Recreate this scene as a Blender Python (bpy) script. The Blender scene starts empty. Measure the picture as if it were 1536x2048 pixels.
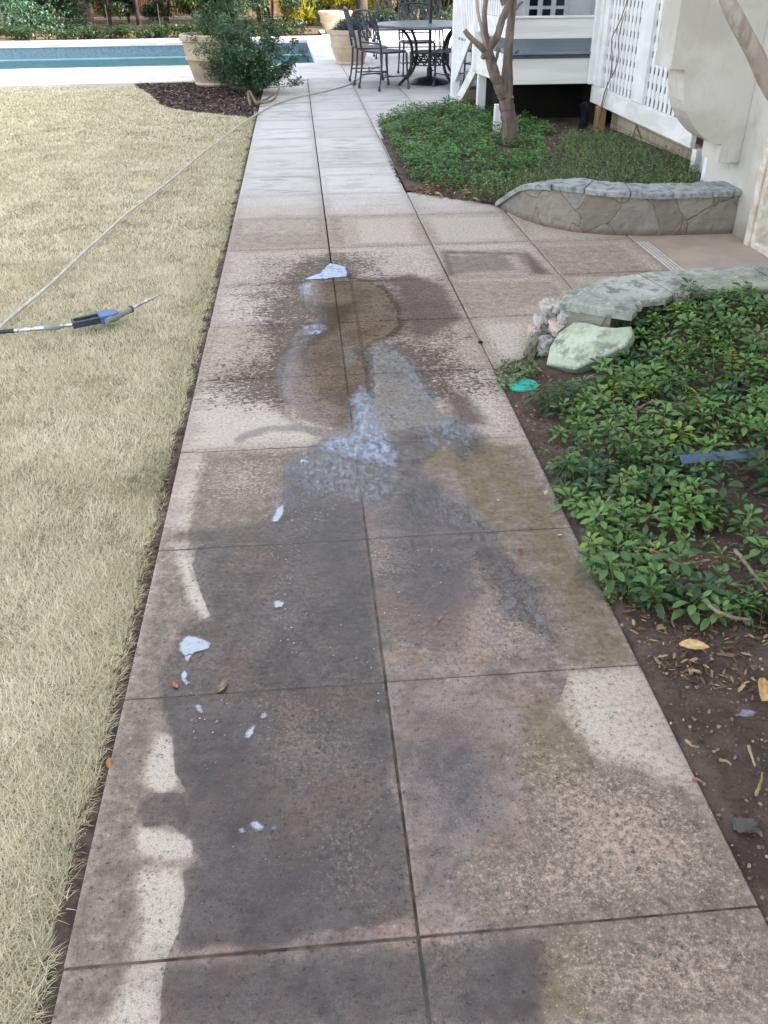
import bpy, math, random
import numpy as np
from math import sin, cos, pi, sqrt, radians
from mathutils import Vector, noise as mnoise
random.seed(7); RNG = np.random.default_rng(7)
scene = bpy.context.scene
COL = scene.collection

# ------------------------------------------------------------------ camera
FPX, PITCH, YAW, ROLL, HC = 1715.1, .5709, .0858, -.0074, 1.43
Fv = np.array([sin(YAW)*cos(PITCH), cos(YAW)*cos(PITCH), -sin(PITCH)])
Rv = np.cross(Fv, [0, 0, 1]); Rv /= np.linalg.norm(Rv); Uv = np.cross(Rv, Fv)
Rv, Uv = Rv*cos(ROLL)+Uv*sin(ROLL), -Rv*sin(ROLL)+Uv*cos(ROLL)
cd = bpy.data.cameras.new('camera'); cam = bpy.data.objects.new('camera', cd); COL.objects.link(cam)
from mathutils import Matrix
M = Matrix(((Rv[0], Uv[0], -Fv[0], 0), (Rv[1], Uv[1], -Fv[1], 0), (Rv[2], Uv[2], -Fv[2], HC), (0, 0, 0, 1)))
cam.matrix_world = M
cd.sensor_fit = 'VERTICAL'; cd.sensor_height = 24; cd.lens = FPX/2048*24
cd.clip_start = .05; cd.clip_end = 2000
scene.camera = cam

# ------------------------------------------------------------------ world, sun, exposure
SUN_EL, SUN_AZ = radians(33), math.atan2(.90, -.30)     # azimuth measured from +Y towards +X
w = bpy.data.worlds.new('World'); scene.world = w; w.use_nodes = True
nt = w.node_tree; bg = nt.nodes['Background']
sky = nt.nodes.new('ShaderNodeTexSky'); sky.sky_type = 'NISHITA'; sky.sun_disc = False
sky.sun_elevation = SUN_EL; sky.sun_rotation = SUN_AZ
sky.air_density = 1.0; sky.dust_density = 3.5; sky.ozone_density = .6; sky.altitude = 100
mxs = nt.nodes.new('ShaderNodeMix'); mxs.data_type = 'RGBA'; mxs.inputs['Factor'].default_value = .66      # greys the blue sky as a white balance
nt.links.new(sky.outputs[0], mxs.inputs['A']); bw = nt.nodes.new('ShaderNodeRGBToBW'); nt.links.new(sky.outputs[0], bw.inputs[0])
cc = nt.nodes.new('ShaderNodeCombineColor')
for i_, k_ in enumerate((1.015, 1.0, .975)):
    mm = nt.nodes.new('ShaderNodeMath'); mm.operation = 'MULTIPLY'; mm.inputs[1].default_value = k_*1.15; nt.links.new(bw.outputs[0], mm.inputs[0]); nt.links.new(mm.outputs[0], cc.inputs[i_])
nt.links.new(cc.outputs[0], mxs.inputs['B'])
nt.links.new(mxs.outputs['Result'], bg.inputs[0]); bg.inputs[1].default_value = .15
ld = bpy.data.lights.new('sun', 'SUN'); ld.energy = 3.2; ld.angle = radians(.6); ld.color = (1, .93, .82)
sun = bpy.data.objects.new('sun', ld); COL.objects.link(sun)
sd = Vector((sin(SUN_AZ)*cos(SUN_EL), cos(SUN_AZ)*cos(SUN_EL), sin(SUN_EL)))
sun.rotation_euler = sd.to_track_quat('Z', 'Y').to_euler()
scene.view_settings.view_transform = 'Standard'; scene.view_settings.look = 'None'
scene.view_settings.exposure = 2.65; scene.view_settings.gamma = 1
scene.render.engine = 'CYCLES'
scene.cycles.max_bounces = 6; scene.cycles.transparent_max_bounces = 12

# ------------------------------------------------------------------ measuring helpers (photo pixel -> point on a real plane)
CP = np.array([0, 0, HC])
def ray(px, py): return Fv+Rv*(px-768)/FPX-Uv*(py-1024)/FPX
def G(px, py, z=0.):
    d = ray(px, py); return CP+d*((z-HC)/d[2])
def AY(px, py, Y):
    d = ray(px, py); return CP+d*(Y/d[1])
def GP(pts, z=0.): return [tuple(G(x, y, z)[:2]) for x, y in pts]

# ------------------------------------------------------------------ object helpers
def s2l(c): return tuple(((v/12.92) if v <= .04045 else ((v+.055)/1.055)**2.4) for v in c)
def C(h):
    h = h.lstrip('#'); return s2l(tuple(int(h[i:i+2], 16)/255 for i in (0, 2, 4)))
def tag(o, label=None, cat=None, group=None, kind=None):
    if label: o['label'] = label
    if cat: o['category'] = cat
    if group: o['group'] = group
    if kind: o['kind'] = kind
    return o
def thing(name, label, cat, loc=(0, 0, 0), rz=0, group=None):
    o = bpy.data.objects.new(name, None); COL.objects.link(o); o.empty_display_size = .1
    o.location = loc; o.rotation_euler = (0, 0, rz); return tag(o, label, cat, group)
def mesh_obj(name, V, F, mat, parent=None, smooth=False, attrs=None):
    """V (n,3) array, F list of faces or (m,k) int array."""
    me = bpy.data.meshes.new(name)
    V = np.asarray(V, np.float32)
    if isinstance(F, np.ndarray):
        m, k = F.shape
        me.vertices.add(len(V)); me.vertices.foreach_set('co', V.ravel())
        me.loops.add(m*k); me.loops.foreach_set('vertex_index', F.astype(np.int32).ravel())
        me.polygons.add(m); me.polygons.foreach_set('loop_start', np.arange(0, m*k, k, dtype=np.int32))
        me.update(calc_edges=True)
    else:
        me.from_pydata(V.tolist(), [], [tuple(f) for f in F]); me.update()
    if smooth: me.polygons.foreach_set('use_smooth', np.ones(len(me.polygons), bool))
    for nm, arr in (attrs or {}).items():
        arr = np.asarray(arr, np.float32)
        if arr.ndim == 1:
            a = me.attributes.new(nm, 'FLOAT', 'POINT'); a.data.foreach_set('value', arr)
        else:
            a = me.attributes.new(nm, 'FLOAT_COLOR', 'POINT'); a.data.foreach_set('color', arr.ravel())
    me.materials.append(mat); me.validate()
    o = bpy.data.objects.new(name, me); COL.objects.link(o)
    if parent is not None: o.parent = parent
    return o

class MB:
    def __init__(s): s.v = []; s.f = []
    def add(s, V, F):
        n = len(s.v); s.v += [tuple(map(float, p)) for p in V]; s.f += [tuple(i+n for i in f) for f in F]; return s
    def box(s, x0, x1, y0, y1, z0, z1, b=0.):
        if b <= 0:
            V = [(x, y, z) for z in (z0, z1) for y in (y0, y1) for x in (x0, x1)]
            return s.add(V, [(0, 2, 3, 1), (4, 5, 7, 6), (0, 1, 5, 4), (2, 6, 7, 3), (0, 4, 6, 2), (1, 3, 7, 5)])
        return s.obox(((x0+x1)/2, (y0+y1)/2, (z0+z1)/2), (x1-x0, y1-y0, z1-z0), b=b)
    def obox(s, c, size, ax=(1, 0, 0), up=(0, 0, 1), b=0.004):
        """bevelled box: long axis ax, up hint"""
        ax = Vector(ax).normalized(); up = Vector(up); sy = up.cross(ax).normalized(); sz = ax.cross(sy).normalized()
        hx, hy, hz = [k/2 for k in size]; b = min(b, hx*.45, hy*.45, hz*.45)
        V = []; c = Vector(c)
        for sx in (-1, 1):
            for t in (-1, 1):
                for u in (-1, 1):
                    for k in range(3):
                        p = [hx*sx, hy*t, hz*u]
                        for j in range(3):
                            if j != k: p[j] -= b*(sx, t, u)[j]
                        V.append(c+ax*p[0]+sy*p[1]+sz*p[2])
        def i(sx, t, u, k): return ((sx > 0)*4+(t > 0)*2+(u > 0))*3+k
        F = []
        for k in range(3):
            a, d = [j for j in range(3) if j != k]
            for sg in (-1, 1):
                q = []
                for (p, r) in ((-1, -1), (1, -1), (1, 1), (-1, 1)):
                    t = [0, 0, 0]; t[k] = sg; t[a] = p; t[d] = r; q.append(i(*t, k))
                F.append(q if (sg > 0) == (k != 1) else q[::-1])
            # bevel edges along axis k
            for p in (-1, 1):
                for r in (-1, 1):
                    t0 = [0, 0, 0]; t0[k] = -1; t0[a] = p; t0[d] = r; t1 = list(t0); t1[k] = 1
                    F.append((i(*t0, a), i(*t1, a), i(*t1, d), i(*t0, d)))
        for sx in (-1, 1):
            for t in (-1, 1):
                for u in (-1, 1): F.append([i(sx, t, u, k) for k in range(3)])
        return s.add(V, F)
    def bar(s, a, b, w, t, up=(0, 0, 1), bev=.003):
        a = Vector(a); b = Vector(b); return s.obox((a+b)/2, ((b-a).length, w, t), b-a, up, bev)
    def tube(s, pts, r, n=8, cap=True):
        pts = [Vector(p) for p in pts]; rr = r if hasattr(r, '__len__') else [r]*len(pts)
        T = [(pts[min(i+1, len(pts)-1)]-pts[max(i-1, 0)]).normalized() for i in range(len(pts))]
        u = T[0].orthogonal().normalized(); V = []; F = []
        for i, p in enumerate(pts):
            u = (u-T[i]*u.dot(T[i])).normalized(); v = T[i].cross(u)
            for k in range(n):
                a = 2*pi*k/n; V.append(p+(u*cos(a)+v*sin(a))*rr[i])
        for i in range(len(pts)-1):
            for k in range(n): F.append((i*n+k, i*n+(k+1) % n, (i+1)*n+(k+1) % n, (i+1)*n+k))
        if cap: F.append(tuple(range(n))[::-1]); F.append(tuple((len(pts)-1)*n+k for k in range(n)))
        return s.add(V, F)
    def lathe(s, prof, n=32, c=(0, 0, 0)):
        V = []; F = []
        for r, z in prof:
            for k in range(n): a = 2*pi*k/n; V.append((c[0]+r*cos(a), c[1]+r*sin(a), c[2]+z))
        for i in range(len(prof)-1):
            for k in range(n): F.append((i*n+k, i*n+(k+1) % n, (i+1)*n+(k+1) % n, (i+1)*n+k))
        F.append(tuple(range(n))[::-1]); F.append(tuple((len(prof)-1)*n+k for k in range(n)))
        return s.add(V, F)
    def prism(s, poly, axis, a, b):
        """poly 2D extruded along axis (0,1,2) from a to b"""
        n = len(poly)
        def P(p, t):
            q = [0, 0, 0]; o = [j for j in range(3) if j != axis]; q[o[0]] = p[0]; q[o[1]] = p[1]; q[axis] = t; return q
        V = [P(p, a) for p in poly]+[P(p, b) for p in poly]
        F = [tuple(range(n))[::-1], tuple(range(n, 2*n))]+[(i, (i+1) % n, (i+1) % n+n, i+n) for i in range(n)]
        return s.add(V, F)
    def build(s, name, mat, parent=None, smooth=False, fix=True):
        o = mesh_obj(name, np.array(s.v), s.f, mat, parent, False)
        if fix:
            import bmesh
            bm = bmesh.new(); bm.from_mesh(o.data); bmesh.ops.recalc_face_normals(bm, faces=bm.faces); bm.to_mesh(o.data); bm.free()
        if smooth:
            o.data.polygons.foreach_set('use_smooth', np.ones(len(o.data.polygons), bool))
            o.data.set_sharp_from_angle(angle=radians(38))
        return o
def copy_tree(o, parent=None):
    c = o.copy(); COL.objects.link(c); c.parent = parent
    for ch in list(o.children): copy_tree(ch, c)
    return c

# ------------------------------------------------------------------ node helpers
class NT:
    def __init__(s, name):
        s.m = bpy.data.materials.new(name); s.m.use_nodes = True; s.t = s.m.node_tree
        s.b = s.t.nodes['Principled BSDF']; s.out = s.t.nodes['Material Output']
        s.tc = s.t.nodes.new('ShaderNodeTexCoord'); s.co = s.tc.outputs['Object']
    def n(s, ty, **k):
        x = s.t.nodes.new(ty)
        for a, v in k.items(): setattr(x, a, v)
        return x
    def L(s, a, b):
        if isinstance(a, (int, float)): b.default_value = a
        elif isinstance(a, tuple): b.default_value = (*a[:3], 1) if len(b.default_value) == 4 else a
        else: s.t.links.new(a, b)
    def noise(s, scale, detail=4, rough=.55, co=None, sc=None, dist=0.):
        co = co or s.co
        if sc:
            mp = s.n('ShaderNodeMapping'); s.L(co, mp.inputs[0]); mp.inputs['Scale'].default_value = sc; co = mp.outputs[0]
        x = s.n('ShaderNodeTexNoise'); s.L(co, x.inputs['Vector']); x.inputs['Scale'].default_value = scale
        x.inputs['Detail'].default_value = detail; x.inputs['Roughness'].default_value = rough; x.inputs['Distortion'].default_value = dist
        return x.outputs['Fac']
    def voro(s, scale, feature='F1', co=None, sc=None, out='Distance', rnd=1.):
        co = co or s.co
        if sc:
            mp = s.n('ShaderNodeMapping'); s.L(co, mp.inputs[0]); mp.inputs['Scale'].default_value = sc; co = mp.outputs[0]
        x = s.n('ShaderNodeTexVoronoi', feature=feature); s.L(co, x.inputs['Vector']); x.inputs['Scale'].default_value = scale
        x.inputs['Randomness'].default_value = rnd
        return x.outputs[out]
    def math(s, op, a, b=0., c=0., clamp=False):
        x = s.n('ShaderNodeMath', operation=op, use_clamp=clamp); s.L(a, x.inputs[0]); s.L(b, x.inputs[1]); s.L(c, x.inputs[2]); return x.outputs[0]
    def mix(s, a, b, f, mode='MIX'):
        x = s.n('ShaderNodeMix', data_type='RGBA', blend_type=mode); s.L(f, x.inputs['Factor']); s.L(a, x.inputs['A']); s.L(b, x.inputs['B']); return x.outputs['Result']
    def step(s, v, lo, hi, a=0., b=1.):
        x = s.n('ShaderNodeMapRange', interpolation_type='SMOOTHSTEP'); s.L(v, x.inputs['Value'])
        for k, q in zip(('From Min', 'From Max', 'To Min', 'To Max'), (lo, hi, a, b)): x.inputs[k].default_value = q
        return x.outputs[0]
    def attr(s, name): return s.n('ShaderNodeAttribute', attribute_name=name).outputs
    def sep(s, c):
        x = s.n('ShaderNodeSeparateColor'); s.L(c, x.inputs[0]); return x.outputs
    def bump(s, h, strength=.3, dist=.01, base=None):
        x = s.n('ShaderNodeBump'); s.L(h, x.inputs['Height']); s.L(strength, x.inputs['Strength']); x.inputs['Distance'].default_value = dist
        if base: s.L(base, x.inputs['Normal'])
        return x.outputs[0]
    def fin(s, col=None, rough=None, nrm=None, spec=None, metal=None):
        if col is not None: s.L(col, s.b.inputs['Base Color'])
        if rough is not None: s.L(rough, s.b.inputs['Roughness'])
        if nrm is not None: s.L(nrm, s.b.inputs['Normal'])
        if spec is not None: s.L(spec, s.b.inputs['Specular IOR Level'])
        if metal is not None: s.L(metal, s.b.inputs['Metallic'])
        return s.m

def mat(name, c1, c2=None, scale=8, rough=.7, bump=.2, bscale=60, bdist=.003, spec=.4, metal=0, lo=.35, hi=.65, sc=None, detail=5):
    m = NT(name); c2 = c2 or tuple(v*.75 for v in c1)
    f = m.step(m.noise(scale, detail, .6, sc=sc), lo, hi)
    col = m.mix(c1, c2, f)
    return m.fin(col, rough, m.bump(m.noise(bscale, 4, .6, sc=sc), bump, bdist), spec, metal)

def mat_leaf(name, dark, light, yellow, rough=.42, trans=.25, att='tint'):
    m = NT(name); a = m.attr(att)['Fac']
    col = m.mix(dark, light, m.step(a, .1, .8)); col = m.mix(col, yellow, m.step(a, .9, .99))
    col = m.mix(col, tuple(v*.6 for v in dark), m.step(m.noise(160, 3), .5, .75, 0, .35))
    m.fin(col, rough, None, .35)
    tr = m.n('ShaderNodeBsdfTranslucent'); m.L(m.mix(col, yellow, .35), tr.inputs[0])
    mx = m.n('ShaderNodeMixShader'); mx.inputs[0].default_value = trans
    m.t.links.new(m.b.outputs[0], mx.inputs[1]); m.t.links.new(tr.outputs[0], mx.inputs[2]); m.t.links.new(mx.outputs[0], m.out.inputs[0])
    return m.m

# ------------------------------------------------------------------ 2-D signed distance to a polygon (negative inside), in metres
def sdf(poly, P):
    poly = np.asarray(poly, float); n = len(poly); d = np.full(len(P), 1e9); ins = np.zeros(len(P), bool)
    for i in range(n):
        a = poly[i]; b = poly[(i+1) % n]; e = b-a; wv = P-a
        t = np.clip((wv@e)/max(e@e, 1e-12), 0, 1); q = wv-t[:, None]*e
        d = np.minimum(d, (q**2).sum(1))
        c = (a[1] > P[:, 1]) != (b[1] > P[:, 1])
        with np.errstate(divide='ignore', invalid='ignore'):
            xi = a[0]+(P[:, 1]-a[1])*(b[0]-a[0])/(b[1]-a[1])
        ins ^= c & (P[:, 0] < xi)
    d = np.sqrt(d); return np.where(ins, -d, d)
def sdf_px(polys, P, z=0.):
    if not isinstance(polys[0][0], (tuple, list)): polys = [polys]
    return np.min([sdf(GP(p, z), P) for p in polys], axis=0)
def soft(polys, P, wd): return np.clip(.5-sdf_px(polys, P)/wd, 0, 1)
def vnoise(P, scale, seed=0):
    """cheap value noise on 2-D points"""
    r = np.random.default_rng(seed).random((64, 64)); q = P*scale+seed*3.7; i = np.floor(q).astype(int); f = q-i; f = f*f*(3-2*f)
    g = lambda a, b: r[(i[:, 0]+a) % 64, (i[:, 1]+b) % 64]
    return (g(0, 0)*(1-f[:, 0])+g(1, 0)*f[:, 0])*(1-f[:, 1])+(g(0, 1)*(1-f[:, 0])+g(1, 1)*f[:, 0])*f[:, 1]
def fbm(P, scale, seed=0): return (vnoise(P, scale, seed)*.55+vnoise(P, scale*2.1, seed+1)*.3+vnoise(P, scale*4.3, seed+2)*.15)

# ================================================================== THE SETTING
# ------------------------------------------------------------------ paving material
def mat_paving():
    m = NT('paving')
    a1 = m.sep(m.attr('m1')['Color']); A1 = m.attr('m1')['Alpha']
    a2 = m.sep(m.attr('m2')['Color']); A2 = m.attr('m2')['Alpha']
    a3 = m.sep(m.attr('m3')['Color']); A3 = m.attr('m3')['Alpha']
    ed = m.attr('ed')['Fac']
    nb = m.noise(4.5, 6, .62); nm = m.noise(22, 7, .7); bl = m.noise(75, 9, .78); b2 = m.noise(150, 8, .82); nf = m.noise(150, 5, .7); ng = m.noise(420, 3, .75)
    mid = m.math('ADD', m.math('MULTIPLY', nm, .5), m.math('MULTIPLY', bl, .5))
    sx = m.n('ShaderNodeSeparateXYZ'); m.L(m.co, sx.inputs[0])
    far = m.step(m.math('ADD', sx.outputs[1], m.math('MULTIPLY', nb, 1.2)), 6.0, 7.6)
    nearf = m.math('SUBTRACT', 1, far)
    def th(v, amp, k, nz=None, bias=0.):
        q = m.math('MULTIPLY_ADD', m.math('SUBTRACT', nz or bl, .5), amp, v)
        return m.step(q, .5-k+bias, .5+k+bias)
    M_ = lambda a, b: m.math('MULTIPLY', a, b)
    base = m.mix(C('#a6988a'), C('#c2beb9'), far)  # whiter with distance: cleaner slabs plus painted grazing-light brightness
    base = m.mix(base, C('#8f7f76'), M_(m.step(mid, .46, .62), M_(nearf, .5)))
    base = m.mix(base, (1., 1., 1.), M_(m.math('SUBTRACT', A3, .5), .26))
    base = m.mix(base, m.mix(C('#c2b8ac'), C('#a0948a'), m.step(bl, .44, .62)), M_(th(A1, .9, .16), .88))
    # streaky weathering of the far slabs, and dirt gathered along every joint
    st = m.noise(8, 7, .7, sc=(.5, 1.7, 1)); st3 = m.noise(3.1, 5, .6, sc=(.7, 1.2, 1))
    base = m.mix(base, C('#8a8480'), M_(M_(m.step(m.math('ADD', M_(st, .5), M_(st3, .5)), .49, .62), far), .5))
    e1 = m.step(m.math('ADD', ed, M_(m.math('SUBTRACT', st, .5), .30)), .0, .085, 1, 0)
    base = m.mix(base, m.mix(C('#7d6f66'), C('#82807f'), far), M_(e1, m.math('MULTIPLY_ADD', far, -.14, .42)))
    base = m.mix(base, C('#77736f'), M_(th(A2, 2.4, .25, st), .45))
    # damp brown-grey skin
    tone = m.mix(C('#827568'), C('#564a41'), m.step(mid, .42, .60)); tone = m.mix(tone, C('#9c9084'), M_(m.step(bl, .56, .68), .55))
    base = m.mix(base, tone, M_(th(M_(a1[1], .95), .9, .25, mid), .86))
    # soaked zone
    wetn = m.math('ADD', M_(nb, .35), M_(mid, .65))
    tone = m.mix(C('#8e8079'), C('#5e524e'), m.step(wetn, .43, .58)); tone = m.mix(tone, C('#93755f'), M_(m.step(m.noise(3.3, 5, .65), .46, .6), .45))
    tone = m.mix(tone, C('#a0948c'), M_(m.step(bl, .56, .70), .6)); tone = m.mix(tone, C('#443c3b'), M_(m.step(bl, .34, .44, 1, 0), .6))
    wet = th(a1[2], .12, .014, nm)
    base = m.mix(base, tone, M_(wet, .9))
    # slate-grey growth, pale bare patches and olive algae, all broken up at grain size
    base = m.mix(base, C('#45414a'), M_(th(a2[1], 2.8, .18, m.math('ADD', M_(bl, .5), M_(b2, .5))), .78))
    base = m.mix(base, m.mix(C('#7a6b46'), C('#5a4f36'), m.step(nf, .4, .6)), M_(th(M_(a2[0], .8), 1.6, .3, mid), .72))
    base = m.mix(base, m.mix(C('#a08f7f'), C('#7d6a5f'), m.step(nb, .42, .62)), M_(th(a3[0], .5, .25, nm), .9))
    base = m.mix(base, m.mix(C('#bba596'), C('#9c897c'), m.step(nf, .42, .58)), M_(th(a2[2], 3.0, .15, m.math('ADD', M_(bl, .4), M_(b2, .6))), .8))
    # pits, grains
    fl = m.step(m.math('ADD', m.voro(62, sc=(1, 1.15, 1)), M_(m.math('SUBTRACT', nf, .5), .7)), .12, .24, 1, 0)
    fl = M_(fl, m.step(m.noise(12, 4), .42, .6))
    base = m.mix(base, C('#35302e'), M_(M_(fl, nearf), .6))
    pale = m.step(m.voro(110, sc=(1, 1.2, 1)), .05, .13, 1, 0)
    pale = M_(pale, m.step(m.noise(9, 4), .5, .66))
    base = m.mix(base, C('#bdb4ad'), M_(M_(pale, nearf), .6))
    # brown dirt left as wormy specks
    wz = m.math('ADD', M_(m.noise(50, 5, .65, sc=(.75, 1.25, 1), dist=1.4), .7), M_(nf, .3))
    dirt = th(a1[0], 2.7, .08, wz, .08)
    base = m.mix(base, m.mix(C('#4c3930'), C('#32251f'), m.step(nm, .4, .6)), M_(dirt, .85))
    base = m.mix(base, C('#54413a'), M_(th(a3[1], 1.0, .3, mid), .85))
    base = m.mix(base, C('#3a312d'), M_(m.step(a3[2], .4, .7), .38))
    gr = m.math('MULTIPLY_ADD', m.math('SUBTRACT', ng, .5), 1.7, m.math('MULTIPLY_ADD', m.math('SUBTRACT', bl, .5), m.math('MULTIPLY_ADD', far, -2.9, 4.2), 1.))
    gx = m.n('ShaderNodeMix', data_type='RGBA', blend_type='MULTIPLY'); gx.inputs['Factor'].default_value = 1
    m.L(base, gx.inputs['A']); cg = m.n('ShaderNodeCombineColor')
    for i in range(3): m.L(gr, cg.inputs[i])
    m.L(cg.outputs[0], gx.inputs['B']); base = gx.outputs['Result']
    rough = m.math('MULTIPLY_ADD', wet, -.30, .82, clamp=True)
    rough = m.math('MULTIPLY_ADD', th(a1[1], .4, .2), -.15, rough)
    rough = m.math('MULTIPLY_ADD', m.math('SUBTRACT', nf, .5), .4, rough, clamp=True)
    h = m.math('ADD', M_(ng, .5), M_(bl, 1.6))
    h = m.math('ADD', h, M_(dirt, .6)); h = m.math('SUBTRACT', h, M_(fl, .6))
    return m.fin(base, rough, m.bump(h, .6, .0017), .45)
M_pave = mat_paving()

S_SPECK = [[(480,500),(560,505),(650,505),(610,560),(590,600),(600,640),(560,700),(545,760),(470,740),(430,700),(455,620),(470,560)],
           [(770,575),(850,562),(900,600),(900,640),(840,640),(795,620)],
           [(840,700),(900,720),(935,780),(960,850),(900,830),(870,770)],
           [(520,765),(560,760),(600,850),(690,865),(690,885),(590,860),(545,830)]]
S_SPECK2 = [[(450,500),(880,500),(900,560),(960,640),(970,735),(985,850),(860,860),(640,880),(450,790),(410,740),(440,600)]]
S_DAMP = [[(400,905),(560,905),(640,890),(800,870),(900,850),(985,880),(1045,882),(1125,1046),(1200,1190),(1282,1332),(1130,1345),(1135,1420),(1170,1490),(1250,1530),(1380,1570),(1536,1810),(1600,2060),(80,2060),(120,1930),(250,1400),(330,1070),(370,1000)],
          [(895,512),(1010,508),(1040,540),(910,548)]]
S_DAMP2 = [[(872,500),(1058,494),(1110,550),(896,557)],[(1064,494),(1240,488),(1325,552),(1130,556)],[(896,562),(1104,560),(1134,585),(1100,610),(935,634)],[(470,437),(652,434),(655,492),(458,498)],[(655,434),(690,434),(697,490),(662,494)]]
S_WET = [[(640,880),(720,870),(860,850),(905,880),(915,960),(985,1080),(1030,1190),(1100,1290),(1140,1340),(1120,1400),(1050,1480),(1045,1600),(1060,1690),(930,1720),(905,1790),(1010,1850),(1090,1870),(1105,1960),(1085,2060),(318,2060),(325,1960),(335,1910),(355,1870),(370,1800),(365,1742),(405,1732),(385,1715),(386,1685),(340,1650),(290,1655),(265,1620),(285,1585),(375,1587),(350,1545),(345,1480),(330,1400),(318,1340),(328,1290),(350,1258),(420,1232),(400,1180),(385,1130),(395,1095),(500,1055),(545,1015),(572,960),(570,930),(600,905)]]
S_LITE = [[(1145,1350),(1270,1340),(1330,1400),(1410,1570),(1340,1545),(1290,1515),(1210,1500),(1165,1450)],[(385,762),(560,762),(545,800),(575,840),(620,870),(625,890),(370,897)],[(330,1055),(363,905),(402,905),(385,960),(372,1010),(368,1055)],[(290,1752),(366,1744),(370,1800),(352,1870),(330,1915),(325,1960),(318,2060),(235,2060),(270,1930),(300,1850)],[(318,1480),(345,1485),(350,1545),(372,1585),(320,1580),(300,1555)],[(282,1662),(340,1655),(384,1688),(380,1708),(330,1712),(285,1695)],[(352,1090),(372,1090),(392,1140),(425,1215),(415,1232),(385,1190),(372,1135)],[(385,1092),(500,1090),(498,1100),(385,1106)],[(970,872),(1045,862),(1050,878),(975,885)]]
S_LITE2 = [[(980,640),(1070,640),(1060,710),(985,735),(945,650)],[(700,435),(830,432),(850,488),(705,490)],[(840,432),(1010,430),(1050,486),(870,488)],[(470,437),(650,437),(655,470),(465,470)]]
S_OLIVE = [[(860,880),(1000,900),(990,960),(1010,1040),(960,1060),(930,1020),(905,950),(820,935),(780,905)],
           [(630,960),(665,960),(690,1100),(735,1180),(725,1290),(670,1290),(650,1180),(640,1060)],
           [(1035,1395),(1080,1400),(1150,1480),(1165,1580),(1130,1600),(1075,1560),(1050,1470)],
           [(1095,1890),(1150,1890),(1190,2060),(1080,2060)],[(900,870),(1010,880),(1120,1040),(1270,1325),(1190,1330),(1060,1090)]]
S_BLUE = [[(810,1400),(960,1385),(1040,1480),(1040,1600),(1040,1700),(900,1730),(860,1830),(835,1800),(800,1560)],
          [(840,1120),(930,1110),(970,1190),(930,1260),(850,1230)],[(640,1640),(790,1560),(830,1860),(560,1890),(380,1900),(400,1700)],
          [(340,1950),(560,1925),(840,1900),(850,2060),(330,2060)],[(960,1880),(1080,1890),(1080,2060),(880,2060)],[(385,1420),(520,1430),(560,1600),(500,1900),(370,1880),(380,1600)]]
S_WARM = [[(1040,1480),(1200,1530),(1330,1560),(1440,1680),(1500,1790),(1300,1830),(1060,1840),(930,1760),(960,1700),(1070,1690)],
          [(1150,1345),(1290,1345),(1400,1560),(1300,1530),(1200,1500)],[(500,1390),(620,1400),(700,1480),(690,1560),(560,1560),(520,1480)],
          [(640,1640),(760,1580),(780,1840),(620,1800)],[(1100,1880),(1500,1830),(1600,2060),(1150,2060)],[(860,2060),(850,1900),(950,1890),(930,1960)],
          [(750,1090),(820,1095),(830,1150),(760,1150)],[(920,1120),(1000,1110),(1050,1180),(1090,1290),(1000,1290),(970,1200)],
          [(390,920),(560,915),(560,1000),(420,1010)]]
S_GREY = [[(630,290),(760,280),(775,330),(640,340)],[(480,345),(640,345),(645,385),(482,392)],[(460,480),(655,475),(655,495),(458,498)],
          [(530,200),(625,190),(625,240),(520,240)],[(1060,500),(1110,490),(1170,540),(1130,560)],[(1100,1050),(1180,1040),(1270,1320),(1180,1320)],
          [(1390,1640),(1440,1630),(1460,1680),(1420,1700)],[(1240,1360),(1300,1370),(1420,1560),(1500,1780),(1460,1790),(1340,1560)]]
S_MUD = [[(615,570),(690,560),(760,570),(800,620),(805,655),(760,675),(735,690),(735,780),(690,860),(640,850),(580,830),(560,780),(600,700),(650,660),(610,610)]]
S_RIM = [[(590,600),(640,640),(600,650),(560,700),(545,760),(550,820),(590,850),(560,800),(575,730),(640,690),(700,640),(720,600),(660,610)],
         [(750,560),(790,575),(810,640),(830,690),(930,640),(890,570),(820,545)],[(880,770),(940,790),(985,850),(900,860)],
         [(880,500),(1060,505),(1110,550),(1060,548),(1040,510),(900,508),(920,550),(890,553)]]
S_LINE = [[(695,545),(703,545),(735,740),(741,790),(733,790),(727,740)]]

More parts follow.
